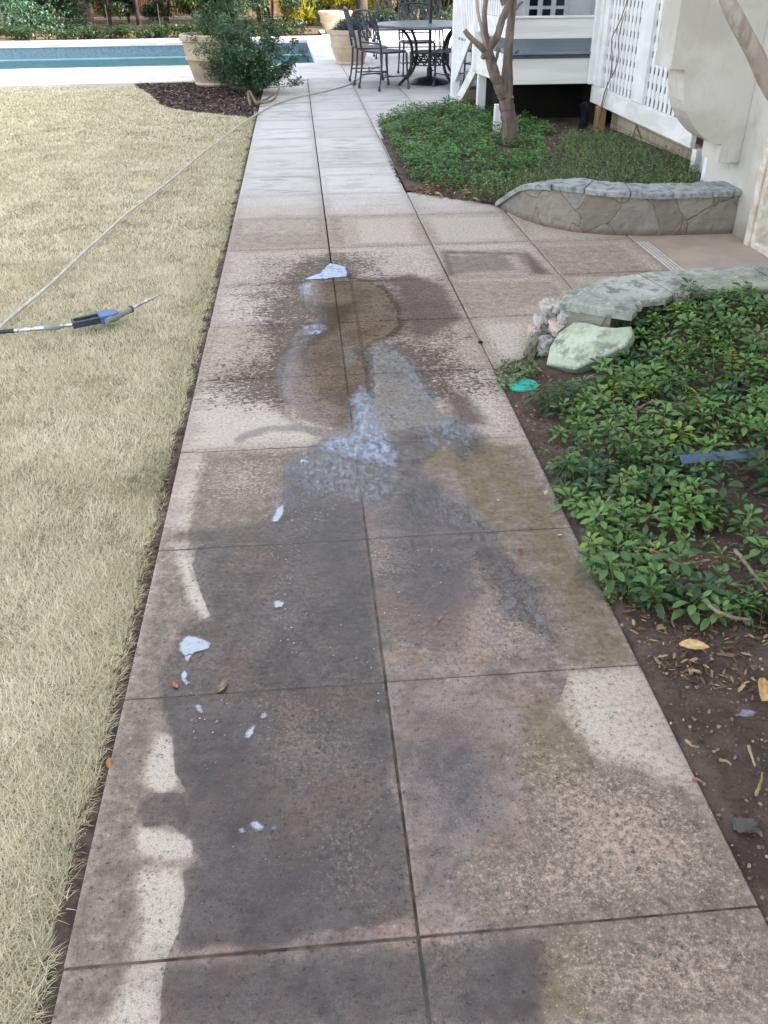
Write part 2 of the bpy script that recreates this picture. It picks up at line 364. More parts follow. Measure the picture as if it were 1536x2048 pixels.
ROWS = [-.4, .25, .85, 1.48, 2.08, 2.67, 3.275, 3.885, 4.495, 5.145, 5.88, 6.54, 7.20, 7.50, 8.20, 8.93, 9.50, 10.06, 10.7, 11.4, 12.11, 12.75, 13.35, 13.95]
COLS = [-.48, .128, .745, 1.35, 1.96, 2.62]
cells = []
for j in range(len(ROWS)-1):
    for i in range(2): cells.append((COLS[i], COLS[i+1], ROWS[j], ROWS[j+1]))
    if 6 <= j <= 10:
        for i in (2, 3): cells.append((COLS[i], COLS[i+1], ROWS[j], ROWS[j+1]))
    if j >= 13:                                    # the patio slabs beside the far walk
        for i in (2, 3, 4): cells.append((COLS[i]+(0 if i == 2 else .0), COLS[i+1], ROWS[j], ROWS[j+1]))
def slab_grid(cells, wide=(.128,)):
    VV, FF, RR, EE = [], [], [], []; off = 0
    for (x0, x1, y0, y1) in cells:
        gx0 = gx1 = .0034 if y0 > 3.8 else .0016
        gy = .0012 if y0 < 3.2 else .0034
        r = .008 if y0 < 3.9 else (.014 if y0 < 6 else .035)
        def ax(a, b, g0, g1):
            n = max(2, int((b-a)/r)); c = np.linspace(a+g0+.004, b-g1-.004, n+1)
            return np.concatenate([[a+g0, a+g0+.0012], c, [b-g1-.0012, b-g1]])
        xs = ax(x0, x1, gx0, gx1); ys = ax(y0, y1, gy, gy)
        X, Y = np.meshgrid(xs, ys, indexing='ij'); Z = np.zeros_like(X)+random.uniform(-.0012, .0012)
        sxr, syr = random.uniform(-.002, .002), random.uniform(-.002, .002)
        Z += (X-x0)*sxr+(Y-y0)*syr
        Z[1, :] -= .0016; Z[-2, :] -= .0016; Z[:, 1] -= .0016; Z[:, -2] -= .0016
        Z[0, :] = -.035; Z[-1, :] = -.035; Z[:, 0] = -.035; Z[:, -1] = -.035
        nx, ny = X.shape; V = np.stack([X, Y, Z], -1).reshape(-1, 3)
        idx = np.arange(nx*ny).reshape(nx, ny)
        Fq = np.stack([idx[:-1, :-1], idx[1:, :-1], idx[1:, 1:], idx[:-1, 1:]], -1).reshape(-1, 4)+off
        VV.append(V); FF.append(Fq); RR.append(np.full(len(V), random.random())); EE.append(np.minimum(np.minimum(X-x0, x1-X), np.minimum(Y-y0, y1-Y)).ravel()); off += len(V)
    return np.concatenate(VV), np.concatenate(FF), np.concatenate(RR), np.concatenate(EE)
V, Fc, rnd, edg = slab_grid(cells); P = V[:, :2]
def near_soft(polys, wd, grow=0.):
    out = np.zeros(len(P)); k = P[:, 1] < 7.5; out[k] = np.clip(.5-(sdf_px(polys, P[k])-grow)/wd, 0, 1); return out
PUD_MAIN = [(600,575),(622,550),(660,528),(692,536),(702,556),(740,560),(775,580),(800,620),(806,650),(780,672),(742,688),(738,700),(742,790),(716,870),(690,862),(640,850),(590,835),(560,800),(552,760),(570,705),(598,660),(640,640),(600,610)]
PUD_ARM = [(738,700),(760,690),(800,700),(835,735),(865,790),(890,830),(940,850),(900,870),(800,880),(740,860)]
dp = np.full(len(P), 9.); kk = P[:, 1] < 7.5; dp[kk] = sdf_px([PUD_MAIN, PUD_ARM], P[kk])
ring = .80-1.35*np.maximum(dp-.01, 0)+(fbm(P, 4.5, 71)-.5)*.5; ring = np.where((P[:, 1] > 2.75) & (P[:, 1] < 5.1), np.where(dp < -.02, .12, np.clip(ring, 0, .76)), 0)*np.clip((P[:, 1]-2.75)/.35, 0, 1)*np.clip((5.15-P[:, 1])/.12, 0, 1)
m1 = np.stack([np.maximum(ring, np.maximum(near_soft(S_SPECK, .30)*.52, near_soft(S_SPECK2, .3)*.40)), np.maximum(near_soft(S_DAMP, .14), near_soft(S_DAMP2, .06)*.50), near_soft(S_WET, .07), np.maximum(near_soft(S_LITE, .04, .014)*.72, near_soft(S_LITE2, .15)*.6)], 1)
m1[:, 1] *= np.clip(1-near_soft(S_LITE, .05, .014)*1.1, 0, 1)
m2 = np.stack([near_soft(S_OLIVE, .22)*1.0, near_soft(S_BLUE, .28)*.62, near_soft(S_WARM, .24)*.56, soft(S_GREY, P, .4)*.45], 1)
m3 = np.stack([near_soft(S_MUD, .16), near_soft(S_RIM, .11)*.85, near_soft(S_LINE, .012), rnd], 1)
path = mesh_obj('path', V, Fc, M_pave, attrs={'m1': m1, 'm2': m2, 'm3': m3, 'ed': edg}); tag(path, kind='structure')

# smooth entrance pad in front of the house door
M_pad = mat('pad_concrete', C('#a89a8b'), C('#998a7c'), 3, .8, .25, 200, .001)
b = MB(); b.box(1.965, 2.66, 3.6, 5.35, -.03, .001, .002); tag(b.build('entrance_pad', M_pad), kind='structure')
M_dirt = mat('joint_dirt', C('#3b312b'), C('#221d1a'), 30, .95, .6, 200, .003)
b = MB(); b.box(-.478, .743, -.45, 13.3, -.06, -.016); b.box(.7435, 2.6, 3.3, 6.5, -.06, -.016); b.box(.7435, 2.6, 6.501, 13.3, -.06, -.016); tag(b.build('joint_bed', M_dirt), kind='structure')
b = MB(); b.box(-.474, .74, -.4, 3.26, -.015, -.0035); tag(b.build('joint_silt', mat('joint_silt', C('#6a5f55'), C('#3a332d'), 18, .9, .4, 200, .002)), kind='structure')

# ------------------------------------------------------------------ ground, with an opening for the pool
PR = .05; PO = np.array([.31, 16.22])                # pool axes: right near inner corner and small turn
def PL(u, v, z=0.): return (PO[0]+u*cos(PR)-v*sin(PR)*.3, PO[1]+u*sin(PR)+v*cos(PR), z)
PW, PD = 14.0, 5.05                                   # pool length to the left, and depth away from us
M_ground = mat('ground_soil', C('#6b5a48'), C('#4f4436'), 1.5, .95, .5, 20, .02)
b = MB()
Q = [PL(-PW-.3, -.3, -.075), PL(.3, -.3, -.075), PL(.3, PD+.3, -.075), PL(-PW-.3, PD+.3, -.075)]
O = [(-400, -400, -.075), (400, -400, -.075), (400, 400, -.075), (-400, 400, -.075)]
b.add(Q+O, [(4, 5, 1, 0), (5, 6, 2, 1), (6, 7, 3, 2), (7, 4, 0, 3)])
tag(b.build('ground', M_ground), kind='structure')

# ------------------------------------------------------------------ pool
M_cop = mat('coping_stone', C('#d9d6d2'), C('#c4c0bd'), 2.5, .75, .25, 90, .002)
M_tile = mat('pool_plaster', C('#c3e4e6'), C('#b0d8dc'), 3, .5, .05, 30)
M_band = mat('pool_tile_band', C('#6a8494'), C('#587384'), 20, .25, .1, 40)
def polyslab(b, pts, z0, z1):
    n = len(pts); b.add([(x, y, z0) for x, y in pts]+[(x, y, z1) for x, y in pts], [tuple(range(n))[::-1], tuple(range(n, 2*n))]+[(i, (i+1) % n, (i+1) % n+n, i+n) for i in range(n)])
pool = thing('swimming_pool', 'long rectangular pool of blue green water set in the white stone deck', 'pool', PL(-PW/2, 0, 0))
def PLo(u, v, z=0.): p = PL(u, v, z); q = PL(-PW/2, 0, 0); return (p[0]-q[0], p[1]-q[1], z)
b = MB()
for (u0, v0, u1, v1) in ((-PW, 0, 0, 0), (0, 0, 0, PD), (0, PD, -PW, PD), (-PW, PD, -PW, 0)):
    b.add([PLo(u0, v0, -.02), PLo(u1, v1, -.02), PLo(u1, v1, -1.4), PLo(u0, v0, -1.4)], [(0, 1, 2, 3)])
b.add([PLo(-PW, 0, -1.4), PLo(0, 0, -1.4), PLo(0, PD, -1.4), PLo(-PW, PD, -1.4)], [(0, 1, 2, 3)])
b.build('basin', M_tile, pool)
b = MB()                                               # tiled band at the water line, and bench ledges
for (u0, v0, u1, v1, nu, nv) in ((-PW, PD-.012, 0, PD-.012, 0, 0), (-.012, 0, -.012, PD, 0, 0), (-PW, .012, 0, .012, 0, 0)):
    b.add([PLo(u0, v0, -.045), PLo(u1, v1, -.045), PLo(u1, v1, -.26), PLo(u0, v0, -.26)], [(0, 1, 2, 3)])
b.build('tile_band', M_band, pool)
b = MB()
for (u0, u1, v0, v1) in ((-PW, 0, PD-.4, PD-.02), (-.4, -.02, .02, PD-.42)):
    b.add([PLo(u0, v0, -.5), PLo(u1, v0, -.5), PLo(u1, v1, -.5), PLo(u0, v1, -.5), PLo(u0, v0, -1.35), PLo(u1, v0, -1.35), PLo(u1, v1, -1.35), PLo(u0, v1, -1.35)],
          [(0, 1, 2, 3), (0, 4, 5, 1), (0, 3, 7, 4), (1, 5, 6, 2)])
b.build('bench_ledge', M_cop, pool)
mw = NT('pool_water')
fr = mw.n('ShaderNodeFresnel'); fr.inputs['IOR'].default_value = 1.33
bp = mw.bump(mw.noise(2.2, 3, .5, sc=(1, 1.6, 1)), .05, .05); mw.L(bp, fr.inputs['Normal'])
tr = mw.n('ShaderNodeBsdfTransparent'); tr.inputs[0].default_value = (*C('#a4d8dc'), 1)
gl = mw.n('ShaderNodeBsdfGlossy'); gl.inputs['Roughness'].default_value = .015; mw.L(bp, gl.inputs['Normal'])
mx = mw.n('ShaderNodeMixShader'); mw.L(fr.outputs[0], mx.inputs[0]); mw.t.links.new(tr.outputs[0], mx.inputs[1]); mw.t.links.new(gl.outputs[0], mx.inputs[2])
mw.t.links.new(mx.outputs[0], mw.out.inputs[0])
b = MB(); b.add([PL(-PW, 0, -.28), PL(0, 0, -.28), PL(0, PD, -.28), PL(-PW, PD, -.28)], [(0, 1, 2, 3)])
tag(b.build('pool_water', mw.m), kind='structure')
b = MB()                                               # white deck round the pool, cut into stones
def deck_stones(u0, u1, v0, v1, nu, nv, z=.004):
    for i in range(nu):
        for j in range(nv):
            a0, a1 = u0+(u1-u0)*i/nu, u0+(u1-u0)*(i+1)/nu; c0, c1 = v0+(v1-v0)*j/nv, v0+(v1-v0)*(j+1)/nv; g = .003
            polyslab(b, [PL(a0+g, c0+g)[:2], PL(a1-g, c0+g)[:2], PL(a1-g, c1-g)[:2], PL(a0+g, c1-g)[:2]], -.05, z+random.uniform(-.001, .001))
deck_stones(-PW, 0, -.34, .03, 23, 1)
deck_stones(-PW, 0, PD-.03, PD+1.2, 23, 1)
deck_stones(-.02, .38, -.34, PD+1.2, 1, 11)
deck_stones(-PW, -.9, -2.33, -.345, 10, 2)
deck_stones(-.9, .38, -2.33, -.345, 1, 2)
tag(b.build('pool_deck', M_cop), kind='structure')
b = MB()
uu = [.385, .95, 1.56, 2.17, 2.78, 3.4, 4.0]
for i in range(6):
    for j in range(12):
        v0 = -2.85+j*.92; v1 = v0+.915
        polyslab(b, [PL(uu[i]+.003, v0)[:2], PL(uu[i+1]-.003, v0)[:2], PL(uu[i+1]-.003, v1)[:2], PL(uu[i]+.003, v1)[:2]], -.05, .002+random.uniform(-.0015, .0015))
M_patio = mat('patio_slab', C('#cdc8c7'), C('#a9a3a3'), 5, .8, .3, 120, .002, lo=.45, hi=.8, sc=(.5, 1.8, 1))
tag(b.build('patio', M_patio), kind='structure')

# ------------------------------------------------------------------ lawn
M_lawn = mat('lawn_base', C('#9a9172'), C('#736a4e'), 3, .95, .7, 120, .01)
LB = [(-9, -1), (-.510, -1), (-.510, 10.9)]+GP([(520, 232), (470, 228), (400, 221), (345, 214), (322, 206), (308, 192), (285, 176), (270, 168)])+[(-4.2, 13.68), (-9, 13.35)]
def flat(name, poly, z, mat_, kind='structure'):
    b = MB(); b.add([(x, y, z) for x, y in poly], [tuple(range(len(poly)))]); return tag(b.build(name, mat_), kind=kind)
flat('lawn', LB, -.022, M_lawn)
M_mulch = mat('mulch_base', C('#4a3d38'), C('#2c2523'), 25, .95, .8, 90, .01)
MBD = GP([(268, 166), (285, 176), (308, 192), (322, 206), (345, 214), (400, 221), (470, 228), (520, 234)])+[(-.49, 10.9), (-.49, 13.5), (-.30, 13.9), (-2.3, 13.86)]
flat('mulch_bed', MBD, -.012, M_mulch)
M_soil0 = mat('edge_soil', C('#5c4e44'), C('#3a302a'), 22, .95, .8, 120, .006)
flat('edge_trench', [(-.514, -1), (-.475, -1), (-.475, 11.2), (-.514, 11.2)], -.016, M_soil0)

def strips(base, ang, length, lean, width, z0, tints, curl, nseg=3):
    """n grass blades as tapered bent strips"""
    n = len(base); t = np.linspace(0, 1, nseg+1)
    d = np.stack([np.cos(ang), np.sin(ang)], 1); s = np.stack([-np.sin(ang), np.cos(ang)], 1)
    horiz = (lean[:, None]*t+curl[:, None]*t*t)*length[:, None]
    up = np.sqrt(np.clip(1-lean**2, .02, 1))[:, None]*(t-.45*t*t*np.clip(curl[:, None]+.2, 0, 1))*length[:, None]
    cx = base[:, None, :]+d[:, None, :]*horiz[..., None]
    wd = width[:, None]*(1-t**1.6*.93)
    L = cx+s[:, None, :]*wd[..., None]/2; R = cx-s[:, None, :]*wd[..., None]/2
    z = z0[:, None]+up
    V = np.stack([np.concatenate([L, z[..., None]], -1), np.concatenate([R, z[..., None]], -1)], 2).reshape(n, -1, 3)
    k = 2*(nseg+1); i = np.arange(nseg)*2
    f = np.stack([i, i+1, i+3, i+2], 1)
    F = (f[None]+(np.arange(n)*k)[:, None, None]).reshape(-1, 4)
    return V.reshape(-1, 3), F, np.repeat(tints, k)
def grass_zone(poly, n, y0, y1, lmin, lmax, wd):
    yy = RNG.uniform(y0, y1, n); n2 = int(n*.3); uu_ = RNG.random(n)*(.30+yy*.52); uu_[:n2] = (.25+yy[:n2]*.45)+RNG.random(n2)*(2.6+yy[:n2]*.25); P = np.stack([-.50-uu_, yy], 1)
    # densest beside the walk, thinning outwards
    P = P[P[:, 0] > -8.9]
    wob = (fbm(P*np.array([0, 1]), 9, 5)-.5)*.05
    k = sdf(poly, P) < wob; P = P[k]; n = len(P)
    Pr = P@np.array([[.8, .6], [-.6, .8]]); pn = fbm(Pr, 3.1, 11)*.6+fbm(Pr, 11, 14)*.4; edge = np.clip(1-(-.54-P[:, 0])/.16, 0, 1)
    tint = np.clip(.82+(pn-.5)*.55+RNG.normal(0, .2, n)-edge*.22, 0, 1)
    tuft = fbm(P, 16, 3)
    ang = RNG.uniform(0, 2*pi, n)*.8+fbm(P, 7, 21)*9
    L = RNG.uniform(lmin, lmax, n)*(.75+.5*tuft)
    return strips(P, ang, L, RNG.uniform(.25, .93, n), wd*RNG.uniform(.7, 1.3, n), np.full(n, -.024), tint, RNG.uniform(0, .5, n))
zs = [grass_zone(LB, 270000, .35, 2.6, .015, .042, .0016), grass_zone(LB, 320000, 2.6, 5.2, .014, .038, .0021),
      grass_zone(LB, 290000, 5.2, 9, .014, .034, .0036), grass_zone(LB, 210000, 9, 13.9, .014, .032, .0062)]
ne = 11000; Pe = np.stack([RNG.uniform(-.535, -.502, ne), RNG.uniform(.4, 10.8, ne)**1.0], 1); ke = fbm(Pe*np.array([1, 1]), 7, 91) > .42; Pe = Pe[ke]; ne = len(Pe)
zs.append(strips(Pe, RNG.normal(.2, 1.1, ne), RNG.uniform(.012, .034, ne), RNG.uniform(.3, .95, ne), .0019+.0004*Pe[:, 1], np.full(ne, -.02), np.clip(.5+RNG.normal(0, .25, ne), 0, 1), RNG.uniform(0, .6, ne)))
off = 0; VV = []; FF = []; TT = []
for v, f, t in zs: VV.append(v); FF.append(f+off); TT.append(t); off += len(v)
m = NT('grass_blades'); a = m.attr('tint')['Fac']
col = m.mix(C('#727a52'), C('#b8b392'), m.step(a, .05, .45)); col = m.mix(col, C('#dbd2b6'), m.step(a, .4, .8)); col = m.mix(col, C('#efe8d2'), m.step(a, .85, 1))
m.fin(col, .65, None, .25)
trn = m.n('ShaderNodeBsdfTranslucent'); m.L(col, trn.inputs[0]); mx = m.n('ShaderNodeMixShader'); mx.inputs[0].default_value = .3
m.t.links.new(m.b.outputs[0], mx.inputs[1]); m.t.links.new(trn.outputs[0], mx.inputs[2]); m.t.links.new(mx.outputs[0], m.out.inputs[0])
go = mesh_obj('grass', np.concatenate(VV), np.concatenate(FF), m.m, attrs={'tint': np.concatenate(TT)})
tag(go, 'short dormant straw coloured grass of the lawn left of the walk', 'grass', kind='stuff')

# ------------------------------------------------------------------ soil beds (right front, right back)
def soil_mesh(name, poly, res, hfun, matr, pad=.0):
    poly = np.array(poly); x0, y0 = poly.min(0)-pad; x1, y1 = poly.max(0)+pad
    xs = np.arange(x0, x1+res, res); ys = np.arange(y0, y1+res, res)
    X, Y = np.meshgrid(xs, ys, indexing='ij'); P = np.stack([X.ravel(), Y.ravel()], 1)
    d = sdf(poly, P)+(fbm(P, 14, 31)-.5)*.035
    Z = hfun(P, d)
    nx, ny = X.shape; idx = np.arange(nx*ny).reshape(nx, ny)
    F = np.stack([idx[:-1, :-1], idx[1:, :-1], idx[1:, 1:], idx[:-1, 1:]], -1).reshape(-1, 4)
    keep = (d[F] < .004).all(1); F = F[keep]
    return mesh_obj(name, np.concatenate([P, Z[:, None]], 1), F, matr, smooth=True)
BED1 = [(.70, -.6), (5, -.6), (5, 3.75), (1.6, 3.72), (1.15, 3.5), (.95, 3.42)]+GP([(1050, 714), (1000, 732), (980, 742)])+[(.70, 3.25)]
def bed1_h(P, d=None):
    if d is None: d = sdf(BED1, P)
    e = np.clip((P[:, 0]-.8)/1.1, 0, 1); e = e*e*(3-2*e); w2 = np.clip((P[:, 1]-2.55)/.7, 0, 1)*np.clip((P[:, 0]-1.18)/.35, 0, 1); e = e+w2*w2*(3-2*w2)*1.0
    return -.006+.010*np.clip((P[:, 0]-.745)/.03, 0, 1)+e*.10+(fbm(P, 7, 41)-.5)*.03*np.clip(-d/.1, 0, 1)+(fbm(P, 40, 43)-.5)*.010*np.clip(-d/.03, 0, 1)
m = NT('bed_soil')
nb = m.noise(6, 5, .6); nf = m.noise(90, 5, .7)
col = m.mix(C('#6d5d54'), C('#54473f'), m.step(nb, .4, .6)); col = m.mix(col, C('#3c322d'), m.math('MULTIPLY', m.step(nf, .5, .7), .7))
col = m.mix(col, C('#8a7a70'), m.math('MULTIPLY', m.step(m.voro(60), .08, .2, 1, 0), .5))
m.fin(col, .93, m.bump(m.math('ADD', m.noise(40, 9, .78), m.math('MULTIPLY', m.voro(48), -.5)), 1.0, .016), .25); M_soil = m.m
so = soil_mesh('bed_soil', BED1, .012, bed1_h, M_soil); tag(so, kind='structure')
BED2 = [(.80, 9.75), (.76, 9.0), (.73, 8.2), (.72, 7.2), (.74, 6.55)]+[(.95, 6.35), (1.15, 6.18), (1.33, 6.0), (1.5, 5.75), (1.75, 5.55), (2.62, 5.5), (3.1, 5.6), (3.1, 9.2), (6, 9.3), (6, 12.5), (2.1, 12.5), (1.9, 10.9), (1.5, 10.5), (1.1, 10.2)]
def bed2_h(P, d=None):
    if d is None: d = sdf(BED2, P)
    e = np.clip((P[:, 0]-1.1)/1.0, 0, 1)*np.clip((9.3-P[:, 1])/2.5, 0, 1)
    return .006+e*.09+(fbm(P, 6, 51)-.5)*.03*np.clip(-d/.1, 0, 1)
so = soil_mesh('back_bed_soil', BED2, .03, bed2_h, M_soil); tag(so, kind='structure')

# ------------------------------------------------------------------ standing water, foam and painted sky reflections on the walk
def sheet(name, polys, res, z, matr, wd=.08, kind='structure', label=None, cat=None, group=None, nz=.02, nsc=12):
    polys = polys if isinstance(polys[0][0], (tuple, list)) else [polys]
    pts = np.concatenate([np.array(GP(p)) for p in polys]); x0, y0 = pts.min(0)-.03; x1, y1 = pts.max(0)+.03
    xs = np.arange(x0, x1+res, res); ys = np.arange(y0, y1+res, res)
    X, Y = np.meshgrid(xs, ys, indexing='ij'); P = np.stack([X.ravel(), Y.ravel()], 1)
    d = sdf_px(polys, P)+(fbm(P, nsc, 61)-.5)*2*nz
    nx, ny = X.shape; idx = np.arange(nx*ny).reshape(nx, ny)
    F = np.stack([idx[:-1, :-1], idx[1:, :-1], idx[1:, 1:], idx[:-1, 1:]], -1).reshape(-1, 4)
    F = F[(d[F] < .012).any(1)]
    used = np.unique(F); mp = np.zeros(nx*ny, int); mp[used] = np.arange(len(used))
    o = mesh_obj(name, np.concatenate([P[used], np.full((len(used), 1), z)], 1), mp[F], matr, attrs={'s': np.clip(.5-d[used]/wd, 0, 1)})
    return tag(o, label, cat, group, kind)
def mat_water(name, muddy, mud, ripple, rscale, rsc=(1, 1, 1), rough=.03, k=.16, amp=1.4, cover=None, sky_milk=None, ior=1.33):
    m = NT(name); s = m.attr('s')['Fac']
    al = m.step(m.math('MULTIPLY_ADD', m.math('SUBTRACT', m.noise(38, 6, .68), .5), amp*.5, s), .5-k, .5+k)
    if cover: al = m.math('MULTIPLY', al, m.step(m.noise(cover[0], 4, .6, sc=(1, .8, 1)), cover[1], cover[2]))
    h = m.math('ADD', m.noise(rscale, 3, .5, sc=rsc, dist=.6), m.math('MULTIPLY', m.noise(rscale*2.6, 3, .5, sc=rsc, dist=.8), .45))
    bp = m.bump(h, ripple, .01)
    fr = m.n('ShaderNodeFresnel'); fr.inputs['IOR'].default_value = ior; m.L(bp, fr.inputs['Normal'])
    tr = m.n('ShaderNodeBsdfTransparent'); df = m.n('ShaderNodeBsdfDiffuse'); df.inputs[0].default_value = (*muddy, 1)  # brown is real mud; the flow's pale colour is painted sky reflection
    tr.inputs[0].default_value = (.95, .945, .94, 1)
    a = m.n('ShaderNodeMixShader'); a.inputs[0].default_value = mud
    if sky_milk: m.L(m.math('MULTIPLY', m.math('MULTIPLY', m.step(m.noise(34, 8, .72, sc=(1.4, .5, 1), dist=.8), .38, .68), m.step(m.noise(4, 5, .6), .32, .62)), sky_milk), a.inputs[0])  # pale streaks put sky reflection into the body colour
    m.t.links.new(tr.outputs[0], a.inputs[1]); m.t.links.new(df.outputs[0], a.inputs[2])
    gl = m.n('ShaderNodeBsdfGlossy'); gl.inputs['Roughness'].default_value = rough; m.L(bp, gl.inputs['Normal'])
    c = m.n('ShaderNodeMixShader'); m.L(fr.outputs[0], c.inputs[0]); m.t.links.new(a.outputs[0], c.inputs[1]); m.t.links.new(gl.outputs[0], c.inputs[2])
    t2 = m.n('ShaderNodeBsdfTransparent'); e = m.n('ShaderNodeMixShader'); m.L(al, e.inputs[0])
    m.t.links.new(t2.outputs[0], e.inputs[1]); m.t.links.new(c.outputs[0], e.inputs[2]); m.t.links.new(e.outputs[0], m.out.inputs[0])
    return m.m
MW_still = mat_water('puddle_still', C('#8d7462'), .14, .05, 14)
MW_flow = mat_water('puddle_flow', C('#b0b3bd'), .22, .42, 30, (1.1, .8, 1), .05, sky_milk=.30, ior=1.5)  # pale blue-grey body stands in for bright sky reflection
MW_film = mat_water('puddle_film', C('#8a8580'), .05, .3, 60, (1, 1, 1), .12, ior=1.42)
PUD_MAIN = [(600,575),(622,550),(660,528),(692,536),(702,556),(740,560),(775,580),(800,620),(806,650),(780,672),(742,688),(738,700),(742,790),(716,870),(690,862),(640,850),(590,835),(560,800),(552,760),(570,705),(598,660),(640,640),(600,610)]
sheet('puddle', PUD_MAIN, .012, .0022, MW_still, .11, nz=.03, nsc=9)
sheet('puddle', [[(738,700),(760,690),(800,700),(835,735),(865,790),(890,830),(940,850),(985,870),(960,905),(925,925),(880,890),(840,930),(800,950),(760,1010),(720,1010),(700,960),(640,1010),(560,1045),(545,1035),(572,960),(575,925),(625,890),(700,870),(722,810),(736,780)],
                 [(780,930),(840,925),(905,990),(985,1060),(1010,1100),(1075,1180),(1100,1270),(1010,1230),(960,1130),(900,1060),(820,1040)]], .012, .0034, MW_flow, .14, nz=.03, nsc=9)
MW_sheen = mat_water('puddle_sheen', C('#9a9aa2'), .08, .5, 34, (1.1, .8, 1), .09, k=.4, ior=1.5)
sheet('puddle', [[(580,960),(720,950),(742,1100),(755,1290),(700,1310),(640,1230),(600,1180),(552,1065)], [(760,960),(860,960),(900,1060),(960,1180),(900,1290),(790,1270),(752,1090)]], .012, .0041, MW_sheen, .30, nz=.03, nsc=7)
sheet('puddle', [[(465,882),(480,868),(530,853),(600,848),(660,858),(720,865),(718,885),(650,880),(600,862),(540,862),(500,875),(475,886)]], .01, .0026, MW_film, .05, nz=.006)
sheet('puddle', [[(380,1060),(500,1050),(560,1020),(720,1000),(760,1330),(780,1500),(820,1840),(560,1890),(345,1900),(370,1800),(365,1742),(405,1732),(386,1685),(290,1655),(265,1620),(285,1585),(372,1585),(350,1545),(330,1400),(318,1340),(350,1258),(420,1232),(400,1180),(385,1130)],
                 [(320,2060),(330,1930),(560,1915),(840,1890),(1080,1880),(1095,1960),(1075,2060)]], .014, .0018, MW_film, .05)

def mat_foam_and_sky(name, lo, hi, sc=30, col='#dfe6f0', k=.05, rough=.25, op=1., holes=True, stretch=(.7, 1.3, 1)):
    m = NT(name); s = m.attr('s')['Fac']
    al = m.step(m.math('MULTIPLY_ADD', m.math('SUBTRACT', m.noise(70, 5, .7), .5), .6, s), .5-k, .5+k)
    cv = m.step(m.noise(sc, 7, .7, sc=stretch, dist=.1), lo, hi)
    al = m.math('MULTIPLY', m.math('MULTIPLY', al, cv), op)
    if holes: al = m.math('MULTIPLY', al, m.step(m.voro(210), .04, .15))
    m.fin(m.mix(C(col), tuple(v*.84 for v in C(col)), m.step(m.noise(180, 4, .7), .42, .62)), rough, m.bump(m.noise(120, 4, .7), .15, .002), .5)
    t2 = m.n('ShaderNodeBsdfTransparent'); e = m.n('ShaderNodeMixShader'); m.L(al, e.inputs[0])
    m.t.links.new(t2.outputs[0], e.inputs[1]); m.t.links.new(m.b.outputs[0], e.inputs[2]); m.t.links.new(e.outputs[0], m.out.inputs[0])
    return m.m
MF_solid = mat_foam_and_sky('foam', .30, .46, 55, '#b9c3d0', k=.22, op=.85)
MF_sky = mat_foam_and_sky('foam_painted_sky', .30, .74, 34, '#aebbd0', .4, .12, .9, False, (1.35, .6, 1))  # pale blue-white paints sky reflection over thin suds
MF_sky_wisp = mat_foam_and_sky('foam_painted_sky_wisp', .38, .80, 38, '#a9b0bf', .5, .15, .7, False, (1.35, .6, 1))  # fainter painted sky reflection with a little foam
def foam(polys, label, matr=None, z=.0046, res=.005, wd=.02, nz=.006, group=None):
    return sheet('foam_and_sky_patch', polys, res, z, matr or MF_solid, wd, None, label, 'foam', group, nz, 40)  # serves real foam dabs and the painted sky reflections
foam([(608,560),(640,548),(660,528),(690,535),(694,554),(640,560)], 'bright bubbly foam patch with painted sky reflection at the far end of the muddy puddle', mat_foam_and_sky('foam_far_painted_sky', .32, .5, 60, '#b9c9e2', .2, .12, 1, True, (.6, 1.5, 1)), nz=.008)  # real bubbles, with sky reflection painted into the pale blue
foam([(602,572),(625,568),(622,592),(606,590)], 'faint patch of bubbles and painted sky reflection just in front of the far foam on the puddle', MF_sky, nz=.01, wd=.05)
foam([(605,655),(640,650),(652,658),(638,670),(612,670)], 'small pale spot of foam and painted sky reflection on the left rim of the muddy puddle', MF_sky, nz=.008, wd=.04)
foam([(738,700),(765,690),(800,700),(830,735),(850,780),(860,820),(845,810),(815,760),(780,735),(745,730)], 'curved streak of foam and painted sky reflection on the right arm of the puddle', MF_sky_wisp, nz=.012, wd=.05)
foam([(722,775),(736,790),(745,830),(760,850),(785,900),(790,935),(740,930),(690,915),(640,900),(660,880),(700,868),(712,840),(700,800)], 'large glittering patch of foam and painted sky reflection where the water pours off the puddle', MF_sky, nz=.02, wd=.06)
foam([(640,905),(760,935),(800,950),(770,1020),(720,1000),(640,990),(580,950)], 'thin broken sheet of foam and painted sky reflection below the pouring water', MF_sky_wisp, nz=.03, wd=.1)
foam([(830,860),(900,840),(960,860),(940,890),(860,900)], 'wispy lines of foam and painted sky reflection beside the olive stain on the right slab', MF_sky_wisp, nz=.02, wd=.06)
foam([(358,1292),(378,1274),(402,1278),(421,1290),(415,1300),(390,1306),(375,1328),(366,1310)], 'solid white foam blob on the left slab, largest of the lower ones')
foam([(600,923),(612,920),(621,927),(612,934),(600,931)], 'small round white foam disc near the left side of the flowing water')
foam([(545,1046),(552,1022),(566,1012),(568,1022),(556,1045)], 'slanted white foam dab at the left edge of the flow')
foam([(547,1207),(557,1202),(568,1207),(566,1215),(552,1217)], 'small oval foam ring in the middle of the left column of slabs')
foam([(488,1478),(500,1460),(510,1452),(508,1468),(498,1480)], 'narrow pointed foam dab below the long joint on the left slab')
foam([(521,1430),(530,1425),(536,1433),(526,1438)], 'tiny foam speck above the pointed foam dab')
foam([(498,1648),(515,1646),(529,1655),(528,1666),(515,1662),(502,1655)], 'crescent foam dab on the nearest full left slab')
foam([(539,1655),(555,1658),(552,1664),(541,1661)], 'small foam sliver right of the crescent foam dab')
foam([(480,1660),(486,1658),(487,1666),(481,1667)], 'tiny foam dot left of the crescent foam dab')
